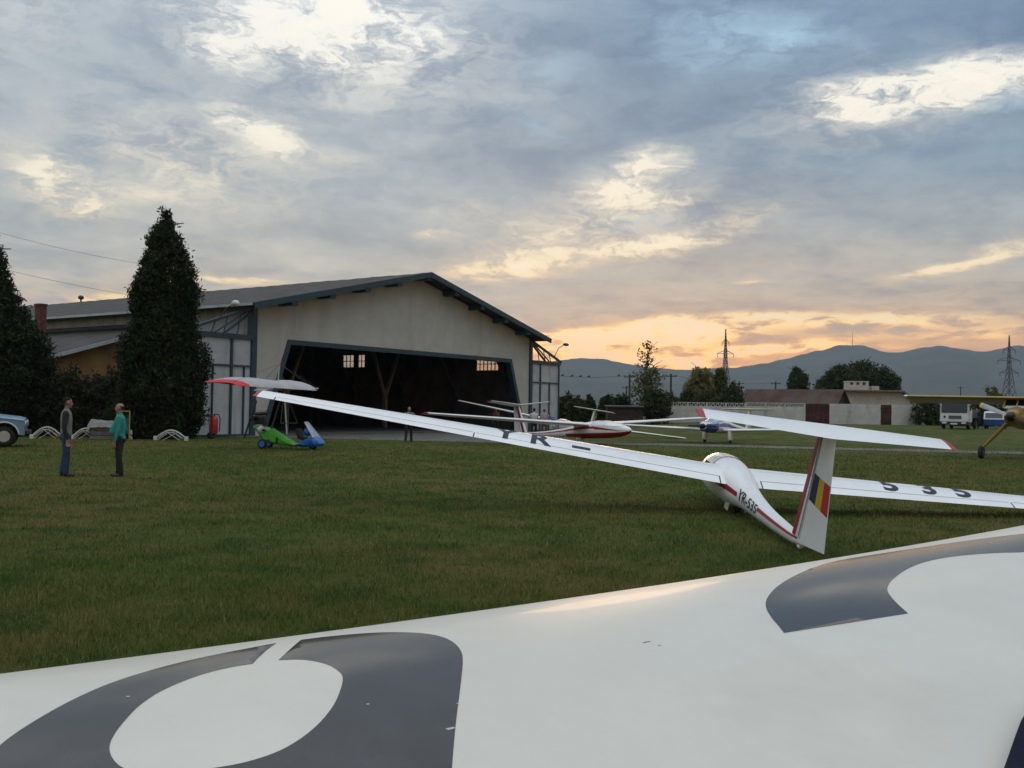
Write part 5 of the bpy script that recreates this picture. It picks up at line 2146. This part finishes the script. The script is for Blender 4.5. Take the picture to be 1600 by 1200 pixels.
# ------------------------------------------------------------------ walls and buildings on the right
M_fconc = mat("pale_concrete_wall", (.52, .51, .48), .9, var=.10, vscale=.7, dark=((.24, .23, .20), .8, (1, 1, .3), .6), bump=.3)
M_rustgate = mat("brown_gate_paint", (.062, .018, .015), .8, var=.35, vscale=2)
M_rust = mat("rusty_roof_sheet", (.17, .135, .11), .85, col2=(.13, .060, .042), vscale=.55, stretch=(1, .3, 1), detail=8)
M_bwall = mat("pale_house_plaster", (.48, .43, .36), .9, var=.08, dark=((.28, .25, .2), .7, (1, 1, .3), .5))


def wall_run(px0, px1, yd, h, label, slots=True, group="pale concrete wall runs along the far side"):
    a, b = at(px0, 650, yd), at(px1, 650, yd)
    ln = b.x - a.x
    z0 = gz((a.x + b.x) / 2, yd)
    t = thing("concrete_wall", label, "wall", (a.x, yd, z0), group=group)
    bm = B()
    n = max(1, round(ln / 2.0))
    st = ln / n
    for i in range(n):
        x = st * (i + .5)
        box(bm, (x, .0, .78), (st - .14, .07, 1.95))
        for z in (.28, .75, 1.25):
            box(bm, (x, -.041, z), (st - .16, .012, .03))
        if slots:
            box(bm, (x, 0, 2.10), (st - .14, .07, .06))
            for k in range(7):
                box(bm, (x + (k - 3) * st / 8.2, 0, 1.92), (.07, .06, .34), Matrix.Rotation(.5 if k % 2 else -.5, 3, 'Y'))
        else:
            box(bm, (x, 0, 1.95), (st - .14, .07, .36))
    obj("infill_panels", bm, M_fconc, t)
    for i in range(n + 1):
        bm = B()
        box(bm, (st * i, .02, .95), (.16, .16, 2.35))
        obj("wall_post", bm, M_fconc, t)
    return t


wall_run(985, 1164, 105, 2.2, "pale concrete slab wall behind the blue-nosed motor glider")
wall_run(1166, 1257, 105, 2.2, "short concrete wall with pierced top below the rusty roof")
wall_run(1297, 1374.5, 105, 2.2, "concrete wall between the wide brown gate and the narrow brown door", False)
wall_run(1394, 1436, 105, 2.2, "end piece of concrete wall right of the narrow brown door", False)
for px0, px1, nm, lb in ((1258, 1296, "gate", "wide red-brown metal gate in the concrete wall"), (1375, 1393, "gate", "narrow red-brown metal door in the concrete wall")):
    a, b = at(px0, 650, 105), at(px1, 650, 105)
    t = thing(nm, lb, "gate", (a.x, 105, gz(a.x, 105)), group="red-brown gates in the wall")
    bm = B()
    n = int((b.x - a.x) / .22)
    for i in range(n):
        box(bm, ((b.x - a.x) * (i + .5) / n, .012 * (i % 2), 1.05), ((b.x - a.x) / n - .01, .04, 2.1))
    obj("leaf", bm, M_rustgate, t)
    for z in (.35, 1.75):
        bm = B()
        box(bm, ((b.x - a.x) / 2, -.05, z), (b.x - a.x - .04, .05, .1))
        obj("cross_rail", bm, M_rustgate, t)
# rusty roofed shed
p = at(1240, 640, 114)
shd = thing("shed", "long low shed with a rust-streaked roof and dark open gable", "shed", (p.x, p.y, .5), (0, 0, R(-32)))
L2, W2, ze, zr = 5.7, 3.1, at(1200, 631, 112).z - .5, at(1240, 609.5, 114).z - .5
bm = B()
box(bm, (0, 0, ze / 2), (L2 * 2 - .8, W2 * 2 - .7, ze))
obj("wall", bm, M_bwall, shd)
bm = B()
prism(bm, [(-W2 + .3, ze), (W2 - .3, ze), (0, zr - .1)], .2, axis='X', off=L2 - .6)
prism(bm, [(-W2 + .3, ze), (W2 - .3, ze), (0, zr - .1)], .2, axis='X', off=-L2 + .4)
obj("gable", bm, mat("dark_gable_boards", (.03, .026, .022), .9, var=.2), shd)
for s in (-1, 1):
    bm = B()
    n = 44
    rows = []
    for i in range(n + 1):
        x = -L2 + 2 * L2 * i / n
        k = .03 if i % 2 else 0
        rows.append([bm.verts.new((x, s * W2 * t, zr + .08 - (zr - ze + .12) * t + k - .05 * math.sin(t * 3) * mnoise.noise(Vector((x * .3, 0, 0))))) for t in (0, .25, .5, .75, 1.0)])
    skin(bm, rows, closed=False)
    bmesh.ops.solidify(bm, geom=bm.faces[:], thickness=.03)
    obj("roof", bm, M_rust, shd)
# pale house
yh_ = 120
a, b, c_ = at(1312, 650, yh_), at(1407, 613, yh_), at(1436.5, 631, yh_)
z0 = gz(a.x, yh_)
hs = thing("house", "pale beige house with a flat roof edge and a notched chimney block", "house", (a.x, yh_, z0))
bm = B()
prism(bm, [(0, -.1), (c_.x - a.x, -.1), (c_.x - a.x, c_.z - z0), (b.x - a.x, b.z - z0), (0, b.z - z0)], 8.0)
obj("wall", bm, M_bwall, hs)
bm = B()
box(bm, ((b.x - a.x) / 2 - .2, 3.8, b.z - z0 + .11), (b.x - a.x + .9, 9.2, .2), bev=.03)
sqbar(bm, (b.x - a.x + .28, 3.8, b.z - z0 - .02), (c_.x - a.x + .25, 3.8, c_.z - z0 + .04), 9.0, .14, up=(0, 0, 1))
rf = obj("roof", bm, mat("grey_roof_edge", (.16, .14, .12), .85, var=.2), hs)
bm = B()
cx0, cx1 = at(1334, 600, yh_).x - a.x, at(1384, 600, yh_).x - a.x
zt = b.z - z0 + .2
ch_ = at(1360, 597.5, yh_).z - b.z
box(bm, ((cx0 + cx1) / 2 - .6, 3, zt + ch_ * .3), (cx1 - cx0 - 1.2, 1.2, ch_ * .6))
for k in range(4):
    box(bm, (cx0 + .2 + (cx1 - cx0 - 1.6) * k / 3, 3, zt + ch_ * .75), (.38, 1.2, ch_ * .3))
box(bm, ((cx0 + cx1) / 2 - .6, 3, zt + ch_ * .95), (cx1 - cx0 - 1.1, 1.25, ch_ * .12))
box(bm, (cx1 - .35, 3, zt + ch_ * .25), (.9, 1.2, ch_ * .5))
obj("chimney", bm, M_bwall, rf)
bm = B()
for x0_, x1_ in ((3.2, 4.0), (6.4, 7.0)):
    box(bm, ((x0_ + x1_) / 2, -.012, 1.95), (x1_ - x0_, .03, .25))
obj("vent_opening", bm, M_gap, hs)
# dark shed left of the concrete wall, behind the small glider's tail
p = at(975, 650, 98)
ds = thing("shed", "small dark red-brown shed behind the tail of the small white glider", "shed", (p.x, p.y, gz(p.x, p.y)))
bm = B()
box(bm, (0, 0, .85), (3.4, 2.5, 1.9))
obj("wall", bm, mat("dark_brown_boards", (.035, .02, .018), .9, var=.3, vscale=3), ds)
bm = B()
box(bm, (0, 0, 1.86), (3.7, 2.9, .1), Matrix.Rotation(.04, 3, 'X'))
obj("roof", bm, M_gap, ds)

# ------------------------------------------------------------------ pylons, poles, cables
M_gal = mat("galvanised_lattice", (.10, .105, .11), .6, metal=.3)


def pylon(px, ty, yd, wbase, arms, label):
    t0 = at(px, ty, yd)
    z0 = gz(t0.x, yd)
    h = t0.z - z0
    t = thing("pylon", label, "pylon", (t0.x, yd, z0), (0, 0, .25), group="lattice pylons on the horizon")
    bm = B()

    def half(z):
        f = z / h
        return wbase * (1 - f / .62) + .55 * (f / .62) if f < .62 else .55 * (1 - (f - .62) / .40) + .04
    r_ = .13
    lv = [0, .12, .23, .33, .42, .50, .57, .64, .71, .78, .85, .92, 1.0]
    for a, b in zip(lv, lv[1:]):
        za, zb_ = a * h, b * h
        A = [Vector((sx * half(za), sy * half(za), za)) for sx, sy in ((-1, -1), (1, -1), (1, 1), (-1, 1))]
        Bq = [Vector((sx * half(zb_), sy * half(zb_), zb_)) for sx, sy in ((-1, -1), (1, -1), (1, 1), (-1, 1))]
        for i in range(4):
            j = (i + 1) % 4
            sqbar(bm, A[i], Bq[i], r_ * 1.5, r_ * 1.5)
            sqbar(bm, A[i], Bq[j], r_, r_)
            sqbar(bm, A[j], Bq[i], r_, r_)
            sqbar(bm, Bq[i], Bq[j], r_, r_)
    obj("tower", bm, M_gal, t)
    for py, hw in arms:
        z = at(px, py, yd).z - z0
        w_ = hw * yd / 1550
        bm = B()
        for s in (-1, 1):
            tipp = Vector((s * w_, 0, z + .1))
            for sy in (-1, 1):
                sqbar(bm, (s * half(z), sy * half(z), z), tipp, .16, .16)
                sqbar(bm, (s * half(z), sy * half(z), z + 1.5), tipp, .14, .14)
            bar(bm, tipp, tipp - Vector((0, 0, 1.6)), .13, 6)
        obj("crossarm", bm, M_gal, t)
    return t


pylon(1134, 514, 430, 3.1, [(536, 6), (553, 14), (552, 3)], "lattice pylon above the airy trees in the middle of the horizon")
pylon(1577, 524, 430, 3.1, [(547, 11), (564, 21), (583, 17)], "tall lattice pylon at the right edge above the yellow wing")
p = at(1332, 519, 6950)
rm = thing("radio_mast", "thin radio mast on the summit of the highest hill", "mast", (p.x, p.y, at(1332, 546, 6950).z))
bm = B()
hh = p.z - at(1332, 546, 6950).z
bar(bm, (0, 0, 0), (0, 0, hh * .6), 2.6, 6)
bar(bm, (0, 0, hh * .6), (0, 0, hh), 1.4, 6)
obj("shaft", bm, mat("mast_steel", (.2, .12, .1), .7), rm)

M_pole = mat("weathered_pole", (.055, .048, .042), .9, var=.2)
POLES = [(984, 585, 170, "utility pole on the left of the tall feathery tree"), (1048.5, 584, 170, "utility pole on the right of the tall feathery tree"),
         (1212, 596, 210, "distant utility pole above the rusty roof"), (979, 603, 230, "small utility pole just left of the tree-side pole"), (1155, 596, 200, "utility pole half hidden by the big dark bush"), (1501, 604, 330, "tiny utility pole above the yellow wing")]
pole_top = []
for px, ty, yd, lb in POLES:
    t0 = at(px, ty, yd)
    z0 = gz(t0.x, yd)
    t = thing("utility_pole", lb, "pole", (t0.x, yd, z0), group="utility poles beyond the trees")
    h = t0.z - z0
    bm = B()
    bar(bm, (0, 0, 0), (0, 0, h), .22, 8, .16)
    obj("shaft", bm, M_pole, t)
    bm = B()
    sqbar(bm, (-1.0, 0, h - .45), (1.0, 0, h - .45), .14, .14)
    for x in (-.9, 0, .9):
        bar(bm, (x, 0, h - .4), (x, 0, h - .15), .06, 6)
    obj("crossarm", bm, M_pole, t)
    pole_top.append(Vector((t0.x, yd, z0 + h - .15)))


def cable(a, b, sag, r_, label, grp="overhead cables"):
    a, b = Vector(a), Vector(b)
    bm = B()
    tube(bm, [a.lerp(b, k / 14) - Vector((0, 0, sag * 4 * (k / 14) * (1 - k / 14))) for k in range(15)], r_, 5)
    o = obj("power_cable", bm, M_steel, None)
    tag(o, label, "cable", grp)


cable(at(-60, 346, 70), at(262, 418, 78), .35, .011, "upper of two thin cables crossing the sky between the conifers")
cable(at(-60, 404, 70), at(262, 470, 80), .25, .011, "lower of two thin cables crossing the sky between the conifers")
cable(pole_top[0], pole_top[1], .35, .03, "cable strung between the two poles at the feathery tree")
cable(at(838, 583, 160), pole_top[0], .5, .03, "cable running from the pole by the feathery tree back behind the hangar")
cable(pole_top[1], at(1215, 597, 209.8), .9, .03, "cable running right from the feathery tree towards the rusty roof")
ca, cb_ = at(838, 583, 160), pole_top[0]
for k, f in enumerate((.27, .37, .46, .55, .88)):
    q = ca.lerp(cb_, f) - Vector((0, 0, .5 * 4 * f * (1 - f)))
    bm = B()
    sphere(bm, (0, 0, .16), (.16, .1, .13), 8)
    sphere(bm, (.13, 0, .27), (.075, .07, .07), 6)
    bar(bm, (-.12, 0, .13), (-.36, 0, .05), .06, 5, .03)
    o = obj("bird", bm, M_black, None)
    o.location = q
    tag(o, "small dark bird perched on the cable right of the hangar", "bird", "birds on the cable")
# ------------------------------------------------------------------ people
M_skin = mat("skin", (.30, .155, .10), .6, var=.05)
M_hair = mat("dark_hair", (.010, .008, .007), .8, var=.3, vscale=20, spec=.15)
M_hairg = mat("greying_hair", (.03, .022, .022), .8, var=.3, vscale=20, spec=.15)
M_shoe = mat("dark_shoe", (.012, .011, .010), .6)


def cloth(name, c, v=.12):
    return mat(name, c, .85, var=v, vscale=5, bump=.25, bscale=18)


class Person:
    """one continuous body grown round a posed skeleton (faces +y, stands on z = 0)"""

    def __init__(self):
        self.bm = B()
        self.seg = []

    def cap(self, a, b, ra, rb, lab, n=10):
        a, b = Vector(a), Vector(b)
        self.seg.append((a, b, ra, rb, lab))
        bar(self.bm, a, b, ra, n, rb)
        sphere(self.bm, a, ra, n)
        sphere(self.bm, b, rb, n)

    def ell(self, c, r_, lab, weight=None):
        sphere(self.bm, c, r_, 14)
        self.seg.append((Vector(c), Vector(c), weight or min(r_), weight or min(r_), lab))

    def rings(self, rows, lab):
        """torso: (centre, rx, ry)"""
        rr = []
        for c, rx, ry in rows:
            c = Vector(c)
            rr.append([self.bm.verts.new(c + Vector((rx * math.copysign(abs(math.cos(t)) ** .85, math.cos(t)), ry * math.copysign(abs(math.sin(t)) ** .85, math.sin(t)), 0))) for t in [2 * math.pi * k / 18 for k in range(18)]])
        skin(self.bm, rr)
        for (c, rx, ry), (c2, rx2, ry2) in zip(rows, rows[1:]):
            self.seg.append((Vector(c), Vector(c2), (rx + ry) / 2, (rx2 + ry2) / 2, lab))

    def hand(self, w, d, side, lab='skin', curl=.5):
        """palm and five fingers; w wrist, d direction of the fingers, side = thumb direction"""
        w, d, side = Vector(w), Vector(d).normalized(), Vector(side).normalized()
        n_ = d.cross(side).normalized()
        for k in (-.6, 0, .6):
            self.cap(w + side * (.026 * k), w + d * .085 + side * (.034 * k), .017, .016, lab, 8)
        for k, l in ((-1.05, .062), (-.35, .078), (.35, .084), (1.05, .074)):
            b0 = w + d * .088 + side * (.036 * k)
            m_ = b0 + (d + n_ * curl * .35) * (l * .55)
            self.cap(b0, m_, .0105, .010, lab, 6)
            self.cap(m_, m_ + (d + n_ * curl * 1.2) * (l * .42), .010, .0085, lab, 6)
        t0 = w + d * .025 + side * .034
        self.cap(t0, t0 + (d * .7 + side * .7) * .045, .0125, .011, lab, 6)
        self.cap(t0 + (d * .7 + side * .7) * .045, t0 + (d * .95 + side * .75) * .075, .011, .009, lab, 6)

    def head(self, c, face, tilt=0.0):
        """c = centre of the skull; face = unit direction looked at"""
        f = Vector(face).normalized()
        u = Vector((0, 0, 1))
        s = f.cross(u).normalized()
        u = s.cross(f)
        c = Vector(c)
        self.hc, self.hf, self.hs, self.hu = c, f, s, u

        def P(x, y, z):
            return c + s * x + f * y + u * z

        def e(x, y, z, rx, ry, rz):
            q = bmesh.ops.create_uvsphere(self.bm, u_segments=14, v_segments=10, radius=1.0)
            M_ = Matrix.Translation(P(x, y, z)) @ Matrix((s, f, u)).transposed().to_4x4() @ Matrix.Diagonal((rx, ry, rz, 1))
            bmesh.ops.transform(self.bm, matrix=M_, verts=q['verts'])
        e(0, -.008, .03, .076, .097, .092)
        e(0, .02, -.045, .058, .068, .072)
        e(0, .055, -.088, .032, .028, .024)       # chin
        e(0, .094, -.012, .013, .022, .026)       # nose
        e(0, .084, .024, .050, .018, .012)        # brow
        e(0, .084, -.056, .026, .012, .012)       # lips
        for x in (-1, 1):
            e(x * .078, -.005, -.005, .011, .022, .034)
            e(x * .034, .070, -.030, .024, .022, .026)
        self.seg.append((P(0, 0, .03), P(0, .02, -.06), .09, .07, 'skin'))
        self.seg.append((P(0, .08, 0), P(0, .08, -.08), .03, .03, 'skin'))

    def build(self, parent, mats, voxel=.011):
        """voxel-join everything into one skin and colour its faces by the nearest limb"""
        me = bpy.data.meshes.new("body")
        self.bm.to_mesh(me)
        self.bm.free()
        o = bpy.data.objects.new("body", me)
        COL.objects.link(o)
        r_ = o.modifiers.new("join", 'REMESH')
        r_.mode = 'VOXEL'
        r_.voxel_size = voxel
        sm = o.modifiers.new("soft", 'SMOOTH')
        sm.factor = .5
        sm.iterations = 4
        dg = bpy.context.evaluated_depsgraph_get()
        new = bpy.data.meshes.new_from_object(o.evaluated_get(dg))
        o.modifiers.clear()
        o.data = new
        bpy.data.meshes.remove(me)
        new.name = "body"
        new.materials.clear()
        labs = list(mats)
        for l in labs:
            new.materials.append(mats[l])
        nf = len(new.polygons)
        cen = np.zeros(nf * 3, dtype=np.float32)
        new.polygons.foreach_get('center', cen)
        cen = cen.reshape(-1, 3)
        best = np.full(nf, 1e9)
        idx = np.zeros(nf, dtype=np.int32)
        for a, b, ra, rb, lab in self.seg:
            a_, b_ = np.array(a), np.array(b)
            ab = b_ - a_
            L = float(ab @ ab)
            t = np.clip((cen - a_) @ ab / L, 0, 1) if L > 1e-9 else np.zeros(nf)
            d = np.linalg.norm(cen - (a_ + t[:, None] * ab), axis=1) - (ra + (rb - ra) * t)
            k = d < best
            best[k] = d[k]
            idx[k] = labs.index(lab)
        new.polygons.foreach_set('material_index', idx)
        new.polygons.foreach_set('use_smooth', np.ones(nf, dtype=bool))
        new.update()
        o.parent = parent
        return o

    def hair(self, parent, m, bald=False):
        c, f, s, u = self.hc, self.hf, self.hs, self.hu
        bm = B()
        q = bmesh.ops.create_uvsphere(bm, u_segments=20, v_segments=14, radius=1.0)
        kill = []
        for v_ in bm.verts:
            x, y, z = v_.co
            ln_ = y < .62 - .75 * (z < .25) - .55 * max(0, .25 - z) and z > -.62
            if bald:
                ln_ = ln_ and z < .42 and y < .25
            if not ln_:
                kill.append(v_)
        bmesh.ops.delete(bm, geom=kill, context='VERTS')
        for v_ in bm.verts:
            x, y, z = v_.co
            w_ = 1 + .03 * mnoise.noise(v_.co * 5)
            v_.co = c + s * (x * .082 * w_) + f * (-.010 + y * .104 * w_) + u * (.030 + z * .099 * w_)
        bmesh.ops.solidify(bm, geom=bm.faces[:], thickness=.006)
        return obj("hair", bm, m, parent, smooth=3.2)


def standing(name_label, loc, yaw, mats, H=1.75, arms=('down', 'down'), belly=0.0, hair=M_hair, bald=False, head_turn=0.0, look=0.0, stance=.11, lean=0.0, step=.05, voxel=.011, group=None, legs='trousers', vest=None):
    k = H / 1.75
    t = thing("person", name_label, "person", loc, (0, 0, yaw), group)
    t.scale = (k, k, k)
    P = Person()
    # legs and shoes
    for s in (-1, 1):
        st = step * s
        hip, knee, ank = (s * .095, 0, .90), (s * (.10 + stance * .2), .015 + st * .5, .50), (s * stance, -.02 + st, .10)
        P.cap(hip, knee, .092, .073, 'trousers', 12)
        P.cap(knee, ank, .072, .062, legs, 12)
        P.cap((s * stance, -.035 + st, .045), (s * (stance + .03), .14 + st, .035), .042, .034, 'shoe', 10)
        P.cap((s * stance, -.03 + st, .09), (s * stance, -.02 + st, .13), .045, .05, legs, 10)

    def T(z):          # the trunk leans forward about the hips
        return Vector((0, (z - .9) * math.sin(lean), .9 + (z - .9) * math.cos(lean)))
    P.ell((0, -.045, .90), (.150, .100, .125), 'trousers')
    P.rings([(T(.86), .150, .105), (T(.95), .168, .118)], 'trousers')
    P.rings([(T(.96), .170, .120), (T(1.05) + Vector((0, belly * .7, 0)), .165, .115 + belly * .7), (T(1.15) + Vector((0, belly * .6, 0)), .168, .118 + belly * .6), (T(1.28) + Vector((0, belly * .2, 0)), .186, .122 + belly * .1), (T(1.39), .182, .108), (T(1.45), .130, .085), (T(1.49), .062, .060)], 'shirt')
    P.cap(T(1.46), T(1.56) + Vector((0, .01, 0)), .056, .052, 'skin', 10)
    for s, a in zip((-1, 1), arms):
        sh_ = T(1.405) + Vector((s * .185, 0, 0))
        if a == 'down':
            el, wr, hd = sh_ + Vector((s * .05, -.02, -.30)), sh_ + Vector((s * .055, .05, -.55)), (0, .15, -1)
        elif a == 'pocket':
            el, wr, hd = sh_ + Vector((s * .085, -.06, -.29)), sh_ + Vector((s * .02, .10, -.49)), (-s * .25, .2, -1)
        elif a == 'reach':
            el, wr, hd = sh_ + Vector((s * .16, .14, -.19)), sh_ + Vector((s * .34, .24, -.22)), (s * .8, .5, -.1)
        elif a == 'fold':
            el, wr, hd = sh_ + Vector((s * .09, .06, -.27)), sh_ + Vector((-s * .02, .25, -.20)), (-s * 1, .2, .1)
        else:          # 'front': hands on something low ahead
            el, wr, hd = sh_ + Vector((s * .04, .14, -.25)), sh_ + Vector((s * .0, .33, -.40)), (0, .7, -.6)
        P.cap(sh_, el, .066, .051, 'sleeve', 12)
        P.cap(el, wr, .050, .036, 'sleeve', 12)
        hdv = Vector(hd).normalized()
        P.cap(wr, Vector(wr) + hdv * .02, .026, .022, 'skin', 8)
        side = Vector((0, 1, 0)) if abs(hdv.y) < .6 else Vector((-s, 0, .2))
        side = (side - hdv * side.dot(hdv)).normalized()
        P.hand(Vector(wr) + hdv * .02, hdv, side)
    hc = T(1.63) + Vector((0, .02, 0))
    P.head(hc, (math.sin(head_turn), math.cos(head_turn), look))
    hp = P
    body = P.build(t, mats, voxel)
    hp.hair(t, hair, bald)
    return t


def outfit(shirt, sleeve, trousers, legs=None):
    d = {'shirt': shirt, 'sleeve': sleeve, 'trousers': trousers, 'skin': M_skin, 'shoe': M_shoe}
    if legs:
        d['legs'] = legs
    return d


def ground_at(px, Y):
    p = at(px, 650, Y)
    return (p.x, Y, gz(p.x, Y))


M_vest = cloth("grey_green_vest", (.17, .175, .135))
M_darksl = cloth("black_sleeve", (.014, .015, .017))
M_jeans = cloth("blue_denim", (.018, .040, .085), .25)
M_tealsh = cloth("teal_shirt", (.025, .235, .20), .1)
M_blacktr = cloth("black_trousers", (.012, .011, .012))
M_stripe = mat("striped_cloth", (.5, .5, .48), .85)
# broad horizontal stripes woven into the cloth
kt = NT(M_stripe.node_tree)
wv_ = kt.n('ShaderNodeTexWave', wave_type='BANDS', bands_direction='Z')
kt.t.links.new(kt.n('ShaderNodeTexCoord').outputs['Object'], wv_.inputs[0])
wv_.inputs['Scale'].default_value = 4.5
wv_.inputs['Distortion'].default_value = 1.0
kt.t.links.new(kt.mix(kt.rng(wv_.outputs['Fac'], .42, .58), (.5, .48, .47), (.16, .03, .05)), [n for n in kt.t.nodes if n.type == 'BSDF_PRINCIPLED'][0].inputs['Base Color'])
M_bwst = M_stripe.copy()
M_bwst.name = "dark_striped_cloth"
for n_ in M_bwst.node_tree.nodes:
    if n_.type == 'MIX':
        n_.inputs[6].default_value = (.28, .28, .27, 1)
        n_.inputs[7].default_value = (.015, .015, .016, 1)

standing("man in a grey-green vest over black sleeves and blue jeans, seen from behind", ground_at(104, 22.7), R(-72), outfit(M_vest, M_darksl, M_jeans), 1.80, voxel=.008, stance=.10, head_turn=R(-18), group="people on the field")
standing("balding man in a teal shirt and black trousers with his hand at his pocket", ground_at(188, 22.9), R(98), outfit(M_tealsh, M_tealsh, M_blacktr), 1.69, arms=('down', 'pocket'), belly=.09, hair=M_hairg, bald=True, voxel=.008, stance=.09, head_turn=R(8), group="people on the field")
standing("person in a dark striped top reaching for the wing tip before the dark doorway", ground_at(639, 48.6), R(200), outfit(M_bwst, M_bwst, M_blacktr), 1.72, arms=('reach', 'fold'), stance=.16, group="people on the field")
standing("person in a white shirt and dark trousers behind the red-bellied glider's wing", ground_at(834.5, 55.2), R(15), outfit(cloth("white_shirt", (.5, .5, .48)), M_skin if False else cloth("white_sleeve", (.5, .5, .48)), M_blacktr), 1.74, arms=('front', 'front'), group="people on the field")
standing("person in a red and white striped shirt behind the red-bellied glider's wing", ground_at(850.5, 54.6), R(-10), outfit(M_stripe, M_stripe, cloth("brown_trousers", (.09, .06, .045))), 1.72, arms=('front', 'front'), hair=mat("reddish_hair", (.07, .03, .022), .7), group="people on the field")
standing("person in a violet blue shirt bending forward behind the red-bellied glider", ground_at(871, 55.8), R(60), outfit(cloth("violet_blue_shirt", (.07, .075, .22)), cloth("violet_blue_sleeve", (.07, .075, .22)), cloth("pale_trousers", (.25, .25, .24))), 1.72, arms=('front', 'front'), lean=R(48), look=-.7, group="people on the field")
standing("person in a dark reddish top beyond the raised wing tip in the hangar doorway", ground_at(775, 69.5), R(170), outfit(cloth("dark_red_top", (.14, .03, .025)), cloth("dark_red_sleeve", (.14, .03, .025)), M_blacktr), 1.72, arms=('front', 'down'), group="people on the field")
standing("person in dark clothes standing beside the white truck's door", ground_at(1526, 84), R(150), outfit(M_darksl, M_darksl, M_blacktr), 1.72, group="people on the field")

# dark navy jacket thrown over the trailing part of the near wing
g = np.random.default_rng(3)
bm = B()
rows = []
for i in range(25):
    r_ = []
    for j in range(21):
        c = .765 + .275 * j / 20
        a = .99 - (c - .784) * 3.6 + .75 * i / 24 + .008 * math.sin(c * 40)
        q = FS(a, min(c, 1.0), True)
        z = .012 + .022 * mnoise.noise(Vector((a * 7, c * 9, 0))) + .012 * mnoise.noise(Vector((a * 19, c * 21, 4))) + (.02 if 0 < i < 24 else -.006)
        if c > 1:
            q = q + Vector((0, 0, -(c - 1) * 3)) + fb_ * .02
        r_.append(bm.verts.new(q + Vector((0, 0, z))))
    rows.append(r_)
skin(bm, rows, closed=False)
bmesh.ops.solidify(bm, geom=bm.faces[:], thickness=.008)
jk = obj("jacket", bm, cloth("navy_jacket_cloth", (.010, .014, .045)), None, smooth=3.2)
tag(jk, "dark navy jacket lying on the near wing at the bottom right corner", "jacket")
